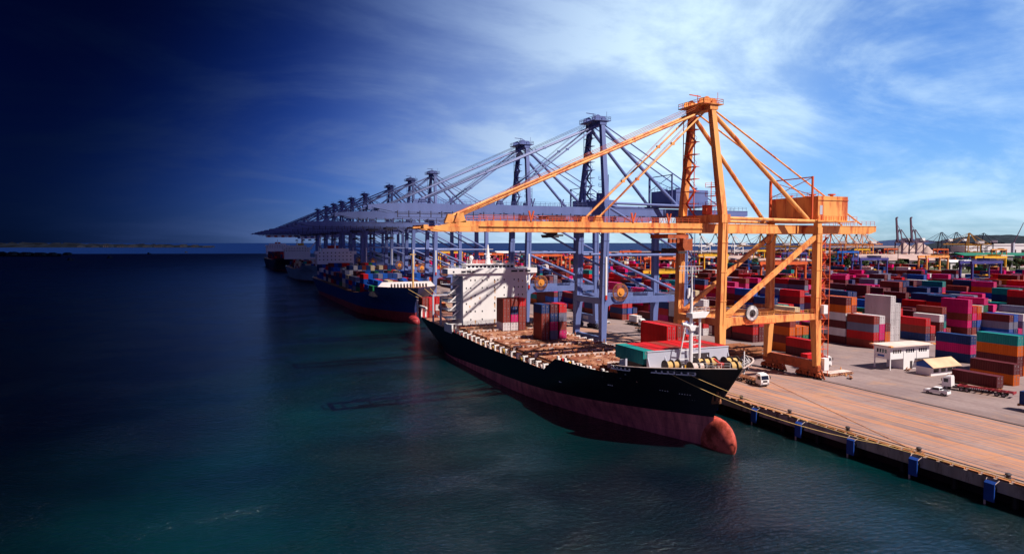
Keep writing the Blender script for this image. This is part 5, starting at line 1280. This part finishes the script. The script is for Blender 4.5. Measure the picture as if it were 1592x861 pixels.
car((152.3, 104.2, 0), math.radians(190), 'white pickup truck driving on the road in front of the white office', True, 'pickup truck')
car((154.5, 254.5, 0), math.radians(70), 'small white car on the road seen between the blue crane legs')
car((141.5, 258.0, 0), math.radians(20), 'white car parked left of the first blue crane water leg')

# ------------------------------------------------------------------ office, booth and small things
of = empty('office_building', (168.8, 128.9, 0), math.radians(-2)); tag(of, 'white two storey office on columns with a flat pale roof', 'building')
mb = MB(); mb.box(0, 0, 3.0, 15.0, 5.2, 6.4); mb.box(5.2, 0.004, 0, 15.0, 5.19, 2.999); mb.box(4.95, -0.12, 0, 5.2, 0.0, 6.4); mb.box(10.0, -0.12, 0, 10.25, 0.0, 6.4); wl = mb.build('wall', M['whiteclean'], of)
mb = MB(); mb.prism([(-0.9, 6.42), (16.2, 6.42), (16.2, 6.62), (-0.9, 6.8)], -0.9, 6.0, 'Y'); mb.build('roof', mat('pale_flat_roof', (0.72,0.58,0.52), 0.8, 0.12, 0.2, (0.5,0.36,0.3), 0.6), of)
for x, y in ((-0.95, -0.95), (15.4, -0.95), (-0.95, 5.2)): mb = MB(); mb.box(x, y, 6.5, x+0.9, y+0.9, 6.85); mb.build('roof_corner', M['orange'], of)
for x, y in ((0.0, 0.0), (0.0, 4.9), (4.9, 4.9)): mb = MB(); mb.box(x+0.02, y+0.02, 0, x+0.3, y+0.28, 2.998); mb.build('column', M['whiteclean'], of)
for x0 in (1.0, 6.0, 10.9):
    for k in range(4):
        mb = MB(); mb.box(x0+k*0.85, -0.03, 4.6, x0+k*0.85+0.5, -0.004, 5.6); mb.build('window', M['glass'], of)
for k in range(4):
    mb = MB(); mb.box(-0.03, 1.2+k*0.85, 4.6, -0.004, 1.75+k*0.85, 5.6); mb.build('window', M['glass'], of)
mb = MB(); mb.box(-0.04, 1.9, 3.55, -0.004, 4.0, 4.05); mb.build('sign_board', M['boothblue'], of)
mb = MB(); mb.box(7.6, -0.05, 0, 8.5, -0.004, 2.2); mb.build('door', M['dark'], of)
mb = MB(); mb.box(10.6, -0.05, 0.4, 12.2, -0.004, 2.4); mb.build('door', M['deckfore'], of)
mb = MB(); mb.box(9.4, -1.6, 2.7, 15.2, 0.0, 2.8); mb.build('awning', M['dark'], of)
bo = empty('gate_booth', (171.6, 119.2, 0), math.radians(-1)); tag(bo, 'small white and blue booth with a sun bleached sloping roof', 'building')
mb = MB(); mb.box(0, 0, 0, 9.4, 4.2, 2.1); mb.build('wall', M['whiteclean'], bo)
mb = MB(); mb.prism([(0, 2.105), (4.2, 2.105), (4.2, 3.1), (1.9, 4.0), (0, 2.7)], 0.004, 9.39, 'X'); mb.build('upper_wall', M['boothblue'], bo)
mb = MB(); mb.prism([(-1.1, 2.25), (1.9, 4.15), (1.9, 4.27), (-1.1, 2.37)], -0.6, 10.4, 'X'); mb.prism([(1.91, 4.15), (4.6, 3.0), (4.6, 3.12), (1.91, 4.27)], -0.6, 10.4, 'X'); mb.build('roof', M['tan'], bo)
for x0, x1 in ((1.0, 3.0), (3.9, 5.6), (6.4, 8.2), (8.6, 9.2)): mb = MB(); mb.box(x0, -0.03, 0.85, x1, -0.004, 1.8); mb.build('window', M['glass'], bo)
for k, p in enumerate(((151.3, 128.2), (147.2, 131.0), (157.5, 135.2))):
    cn = empty('traffic_cone', (p[0], p[1], 0)); tag(cn, f"orange traffic cone on the yard road, {['nearest the office','beside the crane bogies','farther from the camera'][k]}", 'traffic cone', 'traffic cones')
    mb = MB(); mb.tube([(0,0,0.05),(0,0,0.85)], 0.24, 10, r2=0.05); mb.build('cone', M['orange'], cn); mb = MB(); mb.box(-0.3,-0.3,0,0.3,0.3,0.05); mb.build('base', M['black'], cn)
# hatch panels and lashing gear stacked on the quay
for k, (x, y) in enumerate(((139.0, 163.0), (149.5, 165.0))):
    hp = empty('stacked_hatch_panels', (x, y, 0), math.radians(3)); tag(hp, ['pile of brown steel hatch panels behind the bow on the quay', 'second pile of brown hatch panels, nearer the crane bogies'][k], 'hatch panels', 'hatch panel piles')
    for t in range(3):
        mb = MB(); mb.box(-4.5, -5.5, 0.3+t*1.0, 4.5, 5.5, 0.65+t*1.0)
        for q in range(8): mb.box(-4.45, -5.4+q*1.45, 0.66+t*1.0, 4.45, -5.1+q*1.45, 0.95+t*1.0)
        mb.build('panel', M['rust'], hp)
pl = empty('lashing_rack', (146.2, 129.0, 0), math.radians(2)); tag(pl, 'long pale rack of lashing gear lying beside the crane bogies', 'rack')
mb = MB(); mb.box(0, -0.2, 0.25, 9.0, 3.0, 0.5)
for k in range(10): mb.box(0.2+k*0.9, -0.25, 0, 0.4+k*0.9, 3.05, 0.7)
mb.build('frame', M['hatch'], pl)
for k in range(6): mb = MB(); mb.tube([(0.3, 0.2+k*0.5, 0.75), (8.7, 0.25+k*0.5, 0.75)], 0.12, 6); mb.build('rod_bundle', M['lash'], pl)

# ------------------------------------------------------------------ rubber-tyred yard gantries
def rtg(u, D, colr, label, span=27.0, h=23.5, rz=0.0):
    p = at(u, D); t = empty('yard_gantry_crane', (p.x, p.y, 0), rz); tag(t, label, 'yard crane', 'yard gantry cranes')
    for sx in (-1, 1):
        x = sx*span/2
        for y in (-3.6, 3.6): mb = MB(); mb.bar((x, y, 1.6), (x, y, h-1.2), 0.95, 1.1); mb.build('leg', colr, t)
        mb = MB(); mb.box(x-0.6, -6.5, 1.1, x+0.6, 6.5, 2.0); mb.bar((x, -3.6, h-2.4), (x, 3.6, h-2.4), 0.7, 0.9); mb.build('sill_beam', colr, t)
        mb = MB()
        for y in (-5.6, -4.2, 4.2, 5.6): mb.disc((x, y, 0.75), (1,0,0), 0.75, 0.6, 12)
        mb.build('wheels', M['black'], t)
    for y in (-3.6, 3.6): mb = MB(); mb.box(-span/2-1.2, y-0.6, h-1.4, span/2+1.2, y+0.6, h+0.3); mb.rail([(-span/2, y-0.5, h+0.3), (span/2, y-0.5, h+0.3)], 1.0, 2.4, 0.06); mb.build('girder', colr, t)
    mb = MB(); mb.box(2, -4, h+0.4, 7, 4, h+1.9); tr = mb.build('trolley', M['dark'], t)
    mb = MB(); mb.box(2.2, -2.2, h-4.4, 4.2, -0.2, h-1.8); mb.build('operator_cab', M['glass'], tr)
    mb = MB(); mb.box(5.3, -5, h-9, 5.7, 5, h-8.6); mb.box(3.6, -5, h-9, 4.0, 5, h-8.6); mb.box(3.6, -1, h-8.6, 5.7, 1, h-8); mb.build('spreader', M['yellow'], tr)
    mb = MB()
    for a_ in (-2, 2): mb.bar((4, a_, h-8), (4, a_, h+0.4), 0.1); mb.bar((5.4, a_, h-8), (5.4, a_, h+0.4), 0.1)
    mb.build('hoist_rope', M['dark'], tr)
    return t
M['violet'] = mat('violet_blue_paint', (0.06, 0.06, 0.24), 0.5, 0.1)
M['redor'] = mat('red_orange_paint', (0.62, 0.12, 0.035), 0.5, 0.15)
rtg(1525, 418, M['violet'], 'violet blue yard gantry nearest, standing at the right among containers')
rtg(1540, 560, M['yellow'], 'yellow yard gantry seen through the near violet one')
rtg(1451, 585, M['orange'], 'orange yard gantry in the middle of the right yard')
rtg(1352, 500, M['violet'], 'violet blue yard gantry just right of the orange crane leg')
rtg(1318, 860, M['brightblue'], 'bright blue yard gantry below the orange crane girder end')
rtg(1218, 400, M['redor'], 'red orange yard gantry framed by the orange crane legs')
rtg(1109, 640, M['yellow'], 'yellow yard gantry left of the near orange crane leg')
rtg(1030, 520, M['redor'], 'orange yard gantry left of the far orange crane leg')
rtg(1035, 430, M['yellow'], 'low yellow yard gantry beam behind the blue crane landside leg', h=17)
rtg(850, 640, M['redor'], 'red orange yard gantry behind the white ship bridge')
rtg(905, 560, M['redor'], 'red orange yard gantry between the blue crane diagonals')
rtg(760, 700, M['redor'], 'red yard gantry behind the ship radar mast')
for k, (u, D, mt_, lb) in enumerate(((980, 900, M['redor'], 'far red gantry behind the blue portal'), (1235, 760, M['violet'], 'violet far gantry between orange crane legs'), (1385, 1250, M['redor'], 'small red far gantry left of raised boom cranes'), (1462, 1180, M['redor'], 'small red far gantry right of raised boom cranes'), (1553, 1150, M['orange'], 'small orange far gantry before white warehouses'), (700, 820, M['yellow'], 'far yellow gantry behind blue crane legs at left'), (1180, 1000, M['yellow'], 'small yellow far gantry behind the orange crane'), (1270, 1100, M['yellow'], 'small yellow far gantry at the crane stairs'), (1340, 1150, M['yellow'], 'small yellow gantry right of the bright blue one'), (930, 780, M['redor'], 'far red gantry over distant stacks'))):
    rtg(u, D, mt_, lb)

# ------------------------------------------------------------------ cranes of the far terminals
def far_sts(u, D, colr, label, raised=False, rz=0.0, s=1.0, zb=36):
    p = at(u, D); t = empty('distant_quay_crane', (p.x, p.y, 0), rz); tag(t, label, 'crane', 'cranes of the far terminals')
    for x in (-12, 12):
        for y in (-8, 8): mb = MB(); mb.bar((x, y, 0), (x*0.95, y*0.9, zb), 1.8*s, 1.8*s); mb.build('leg', colr, t)
    mb = MB()
    for y in (-8, 8): mb.box(-13, y-1, 13, 13, y+1, 15); mb.bar((-12, y, 15), (12, y, zb), 0.9); mb.box(-13, y*0.9-1, zb-2, 13, y*0.9+1, zb)
    mb.build('portal_frame', colr, t)
    mb = MB(); mb.box(-16 if raised else -58, -3, zb, 34, 3, zb+2.6); mb.build('girder', colr, t)
    za = zb+26
    mb = MB()
    for y in (-4, 4): mb.bar((-11, y*1.7, zb), (-8, y*0.5, za), 1.6); mb.bar((-7, y*0.5, za), (11, y*1.7, zb+2), 1.2)
    mb.build('a_frame', colr, t)
    if raised:
        mb = MB(); mb.bar((-14, 0, zb+2), (-20, 0, zb+50), 5.0, 2.6, 3.6, 2.0); mb.bar((-20, 0, zb+50), (-16, 0, zb+51), 2.4); mb.build('boom', colr, t)
        mb = MB(); mb.bar((-8, 0, za), (-18, 0, zb+38), 0.6); mb.build('stay', colr, t)
    else:
        mb = MB()
        for x in (-52, -30): mb.bar((-8, 0, za), (x, 0, zb+2.6), 0.7)
        mb.bar((-8, 0, za), (30, 0, zb+2.6), 0.7); mb.build('stay', colr, t)
    mb = MB(); mb.box(6, -5, zb+2.6, 20, 5, zb+8.2); mb.build('machinery_house', M['whiteclean'], t)
    return t
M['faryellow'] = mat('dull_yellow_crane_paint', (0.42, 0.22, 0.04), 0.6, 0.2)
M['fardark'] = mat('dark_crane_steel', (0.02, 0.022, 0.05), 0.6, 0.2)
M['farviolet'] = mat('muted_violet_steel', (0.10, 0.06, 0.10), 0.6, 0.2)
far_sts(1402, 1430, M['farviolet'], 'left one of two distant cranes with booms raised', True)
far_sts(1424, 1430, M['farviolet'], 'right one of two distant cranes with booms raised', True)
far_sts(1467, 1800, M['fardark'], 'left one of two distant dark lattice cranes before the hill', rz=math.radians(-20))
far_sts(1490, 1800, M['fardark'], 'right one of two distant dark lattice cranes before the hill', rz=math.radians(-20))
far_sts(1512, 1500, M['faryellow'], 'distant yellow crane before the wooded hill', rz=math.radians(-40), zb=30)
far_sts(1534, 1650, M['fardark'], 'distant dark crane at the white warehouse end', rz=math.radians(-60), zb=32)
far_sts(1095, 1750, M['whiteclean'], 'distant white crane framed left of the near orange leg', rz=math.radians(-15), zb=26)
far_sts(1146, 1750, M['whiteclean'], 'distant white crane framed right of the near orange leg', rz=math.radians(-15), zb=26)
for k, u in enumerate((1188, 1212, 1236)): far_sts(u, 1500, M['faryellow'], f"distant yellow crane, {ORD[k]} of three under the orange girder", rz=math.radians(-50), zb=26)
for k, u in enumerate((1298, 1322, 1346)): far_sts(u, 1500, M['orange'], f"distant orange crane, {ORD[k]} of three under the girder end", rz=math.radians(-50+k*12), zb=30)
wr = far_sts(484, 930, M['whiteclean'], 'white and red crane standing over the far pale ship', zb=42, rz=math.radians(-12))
for k in range(5): mb = MB(); mb.box(-56+k*9, -3.1, 41.9, -52+k*9, 3.1, 44.7); mb.build('red_boom_band', M['red'], wr)
# mobile harbour crane before the hill
mc = empty('mobile_harbour_crane', tuple(at(1574, 1700))); tag(mc, 'distant mobile crane with a long slanted jib before the hill', 'crane')
mb = MB(); mb.box(-6, -4, 0, 6, 4, 8); mb.box(-3, -3, 8, 3, 3, 34); mb.build('tower', M['grey'], mc)
mb = MB(); mb.bar((0, 0, 30), (22, -10, 84), 2.0, 2.0, 1.0, 1.0); mb.build('jib', M['farviolet'], mc)

# ------------------------------------------------------------------ sheds and warehouses
def shed(u0, u1, D, dep, h, roofh, roofm, wallm, label, flat=False):
    a_ = at(u0, D); b2 = at(u1, D); ln = (b2-a_).length; ang = math.atan2(b2.y-a_.y, b2.x-a_.x)
    s = empty('warehouse', tuple(a_), ang); tag(s, label, 'warehouse')
    mb = MB(); mb.box(0, 0, 0, ln, dep, h); mb.build('wall', wallm, s)
    mb = MB(); mb.prism([(-1, h+0.02), (dep/2, h+roofh), (dep+1, h+0.02)], -1, ln+1, 'X') if not flat else mb.box(-1, -1, h+0.02, ln+1, dep+1, h+roofh)
    mb.build('roof', roofm, s)
    n = max(3, int(ln/14))
    for k in range(min(n, 9)): mb = MB(); mb.box(ln*(k+0.25)/min(n, 9), -0.15, 0.2, ln*(k+0.75)/min(n, 9), -0.02, h*0.6); mb.build('door', M['dark'], s)
    return s
shed(1286, 1378, 620, 26, 6, 3.2, M['tealroof'], M['dark'], 'long shed with bright blue roof right of the crane stairs')
shed(1130, 1192, 620, 24, 6, 3.2, M['tealroof'], M['shedwall'], 'shed with bright blue roof seen through the orange crane')
shed(1566, 1700, 262, 15, 4.2, 2.6, M['tealroof'], M['shedwall'], 'teal roofed shed cut by the right picture edge')
shed(1345, 1470, 1030, 60, 8, 9, M['pinkroof'], M['shedwall'], 'long pale pink roofed warehouse in the right middle distance')
shed(1478, 1515, 900, 22, 9, 3, M['whiteclean'], M['whiteclean'], 'white gabled warehouse right of the pink roofed one')
shed(1540, 1575, 960, 18, 16, 1, M['whiteclean'], M['shedwall'], 'striped white office block behind the violet gantry', True)
shed(1500, 1640, 1250, 60, 11, 5, M['greenroof'], M['greenroof'], 'long green roofed warehouse under the hill')
shed(1535, 1680, 1750, 80, 28, 4, M['whiteclean'], M['whiteclean'], 'huge white warehouse under the hill at right', True)
shed(1500, 1530, 1750, 60, 22, 4, M['whiteclean'], M['whiteclean'], 'white warehouse block behind the yellow crane', True)
shed(1180, 1262, 980, 30, 9, 3, M['pinkroof'], M['shedwall'], 'pale roofed warehouse behind the orange crane sill')
shed(1090, 1180, 1080, 40, 9, 5, M['pinkroof'], M['shedwall'], 'pale roofed warehouse left of the blue shed')
shed(770, 850, 1500, 50, 12, 4, M['whiteclean'], M['shedwall'], 'white shed near the sea behind the ship bridge')
shed(1010, 1075, 1150, 50, 9, 4, M['pale'], M['shedwall'], 'pale shed behind the blue crane landside leg')
shed(1270, 1300, 1500, 50, 12, 4, M['whiteclean'], M['shedwall'], 'white shed right of the crane lift')
# conical stock domes
for k, (u, D, r_, h_) in enumerate(((1405, 1650, 60, 34), (1428, 1700, 62, 38), (1441, 1650, 30, 26))):
    p = at(u, D); mb = MB(); mb.tube([(0,0,0), (0,0,h_*0.35), (0,0,h_)], r_, 24, r2=2.0)
    o = mb.build('storage_dome', M['pinkroof']); o.location = p; tag(o, f"pale conical storage dome behind the raised booms, {['left','middle, largest','right, smallest'][k]}", 'storage dome', 'storage domes')
# low sheds and small boats on the far left shore
RL = random.Random(44)
for k in range(16):
    u = [10, 30, 52, 75, 98, 120, 142, 160, 182, 200, 222, 240, 258, 280, 298, 315][k]
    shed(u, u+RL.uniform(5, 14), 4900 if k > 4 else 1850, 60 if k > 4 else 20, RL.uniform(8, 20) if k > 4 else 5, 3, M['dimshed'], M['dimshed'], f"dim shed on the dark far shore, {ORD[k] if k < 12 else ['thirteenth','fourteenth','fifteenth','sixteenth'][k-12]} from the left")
for k, (u, D) in enumerate(((171, 1700), (110, 1500), (232, 2300), (290, 2600))):
    p = at(u, D, -4); bt = empty('small_boat', tuple(p), 1.2); tag(bt, f"tiny boat on dark water off the far shore, {ORD[k]} counted outwards", 'boat', 'small far boats')
    mb = MB(); mb.prism([(-9, 0.0), (7, 0.0), (11, 2.6), (-9.5, 2.2)], -2.5, 2.5, 'Y'); mb.build('hull', M['dimshed'], bt)
    mb = MB(); mb.box(-7, -1.8, 2.3, -1, 1.8, 5.5); mb.build('wheelhouse', M['dimshed'], bt)

# ------------------------------------------------------------------ trees along the verge
def tree_meshes(seed):
    r_ = random.Random(seed); mb = MB(); mb.tube([(0,0,0),(0.1,0.1,3.5)], 0.4, 7, r2=0.22)
    for k in range(5):
        a = r_.uniform(0, 6.28); mb.tube([(0.1,0.1,2.6),(math.cos(a)*1.8, math.sin(a)*1.8, 5.2)], 0.16, 5, r2=0.05)
    tm = mb.mesh('trunk', M['bark']); mb = MB()
    for c in range(13):
        a = r_.uniform(0, 6.28); d = r_.uniform(0, 2.9); cx, cy, cz = math.cos(a)*d, math.sin(a)*d, r_.uniform(3.6, 8.0)-d*0.35; cr = r_.uniform(0.9, 1.6)
        for k in range(60):
            v = Vector((r_.gauss(0,1), r_.gauss(0,1), r_.gauss(0,1))).normalized()*cr*r_.uniform(0.6, 1.1); s_ = r_.uniform(0.22, 0.42)
            p = Vector((cx, cy, cz))+v; u_ = Vector((r_.gauss(0,1), r_.gauss(0,1), r_.gauss(0,1))).normalized(); w_ = u_.cross(v).normalized()
            b = len(mb.v); mb.v += [tuple(p+u_*s_), tuple(p+w_*s_), tuple(p-u_*s_), tuple(p-w_*s_)]; mb.face((b, b+1, b+2, b+3))
    return tm, mb.mesh('crown', M['leaf'])
TMS = [tree_meshes(s) for s in (1, 2, 3)]
RT2 = random.Random(77); spots = []
for k in range(70):
    u = RT2.uniform(1290, 1610); D = RT2.choice([RT2.uniform(780, 950), RT2.uniform(780, 950), RT2.uniform(1090, 1180)]); spots.append((u, D))
for k in range(16): spots.append((RT2.uniform(1140, 1200), RT2.uniform(880, 940)))
spots.sort()
for k, (u, D) in enumerate(spots):
    p = at(u, D); sc_ = RT2.uniform(0.9, 1.7); t = empty('verge_tree', (p.x, p.y, 0), RT2.uniform(0, 6.28)); t.scale = (sc_*1.2, sc_*1.2, sc_)
    tag(t, 'small dark green tree in the verge between the container yard and the warehouses', 'tree', 'trees along the verge')
    tm, cm = TMS[k % 3]
    for nm, me in (('trunk', tm), ('crown', cm)): o = bpy.data.objects.new(nm, me); COL.objects.link(o); o.parent = t

# ------------------------------------------------------------------ light masts over the yard
for k, (u, D, h_) in enumerate(((1396, 640, 42), (1243, 700, 38), (1010, 600, 36), (1475, 700, 30))):
    p = at(u, D); lm_ = empty('floodlight_mast', tuple(p)); tag(lm_, f"tall thin floodlight mast in the yard, {['left of the raised booms','behind the orange portal','left of the orange crane','right of the orange yard gantry'][k]}", 'light mast', 'floodlight masts')
    mb = MB(); mb.tube([(0,0,0),(0,0,h_-12)], 0.5, 8, r2=0.22); mb.build('pole', M['dark'], lm_)
    mb = MB(); mb.cbox(0, 0, h_-11.8, 3.2, 0.6, 0.7); mb.build('lamp_head', M['rod'], lm_)

# ------------------------------------------------------------------ unseen cloudbank added out of view to shade the left water and far ships
def shade_cloud_mat():
    m = bpy.data.materials.new('shade_cloud_vapour'); m.use_nodes = True; t = m.node_tree; l = t.links; t.nodes.clear()
    g = t.nodes.new('ShaderNodeTexCoord'); s = t.nodes.new('ShaderNodeSeparateXYZ'); l.new(g.outputs['Object'], s.inputs[0])
    n = t.nodes.new('ShaderNodeTexNoise'); l.new(g.outputs['Object'], n.inputs[0]); n.inputs['Scale'].default_value = 0.006; n.inputs['Detail'].default_value = 7
    mr = t.nodes.new('ShaderNodeMapRange'); l.new(s.outputs[0], mr.inputs[0]); mr.inputs[1].default_value = 0; mr.inputs[2].default_value = -65; mr.inputs[3].default_value = 0; mr.inputs[4].default_value = 1.25
    a = t.nodes.new('ShaderNodeMath'); a.operation = 'ADD'; l.new(mr.outputs[0], a.inputs[0])
    b = t.nodes.new('ShaderNodeMath'); b.operation = 'MULTIPLY_ADD'; l.new(n.outputs[0], b.inputs[0]); b.inputs[1].default_value = 0.5; b.inputs[2].default_value = -0.25; l.new(b.outputs[0], a.inputs[1]); a.use_clamp = True
    df = t.nodes.new('ShaderNodeBsdfDiffuse'); df.inputs[0].default_value = (0.35, 0.38, 0.45, 1); tr = t.nodes.new('ShaderNodeBsdfTransparent')
    mx = t.nodes.new('ShaderNodeMixShader'); l.new(a.outputs[0], mx.inputs[0]); l.new(tr.outputs[0], mx.inputs[1]); l.new(df.outputs[0], mx.inputs[2])
    o = t.nodes.new('ShaderNodeOutputMaterial'); l.new(mx.outputs[0], o.inputs[0]); return m
ALT = 900.0
sh = tosun*(ALT/tosun.z)
rc = random.Random(8); n1_, n2_ = 40, 50; top = []; botm = []
for j in range(n2_+1):
    rt_, rb = [], []
    for i in range(n1_+1):
        x = -3200*(i/n1_); y = -260+2700*j/n2_; e = min(1, (i)/8)*min(1, j/4)*min(1, (n2_-j)/4)*min(1, (n1_-i)/4)
        rt_.append((x+rc.uniform(-15, 15), y, 60+e*rc.uniform(80, 200))); rb.append((x, y, 55-e*rc.uniform(0, 30)))
    top.append(rt_); botm.append(rb)
mb = MB(); mb.grid(top); mb.grid([r_[::-1] for r_ in botm])
cl_o = mb.build('shade_cloud', shade_cloud_mat(), smooth=True); tag(cl_o, 'unseen grey cloudbank added to shade the water and far ships on the left', 'shade_cloud')
cl_o.location = (sh.x-10, sh.y, ALT); cl_o.rotation_euler = (0, 0, -math.radians(19.0))
# ------------------------------------------------------------------ small working clutter on the quay and yard
M['hiviz'] = mat('safety_orange_cloth', (0.80, 0.22, 0.03), 0.8, 0.1); M['navycloth'] = mat('dark_work_cloth', (0.02, 0.025, 0.05), 0.85, 0.1)
RQ = random.Random(19)
for k, (x, y, lab) in enumerate(((149.6, 125.4, 'heap of dark tarpaulin and timber dunnage beside the crane rail'), (175.4, 116.4, 'low heap of timber dunnage beside the small blue booth'), (173.6, 127.2, 'low heap of crates under the white office stilts'))):
    d_ = empty('dunnage_heap', (x, y, 0), RQ.uniform(0, 1)); tag(d_, lab, 'dunnage', 'dunnage heaps')
    for q in range(7):
        mb = MB(); a = RQ.uniform(-0.3, 0.3); xx, yy = RQ.uniform(-0.8, 0.8), RQ.uniform(-0.5, 0.5); mb.bar((xx-1.1, yy+a, 0.12+0.09*q), (xx+1.1, yy-a, 0.14+0.09*q), 0.24, 0.14); mb.build('timber', M['hatch'] if q % 2 else M['rust'], d_)
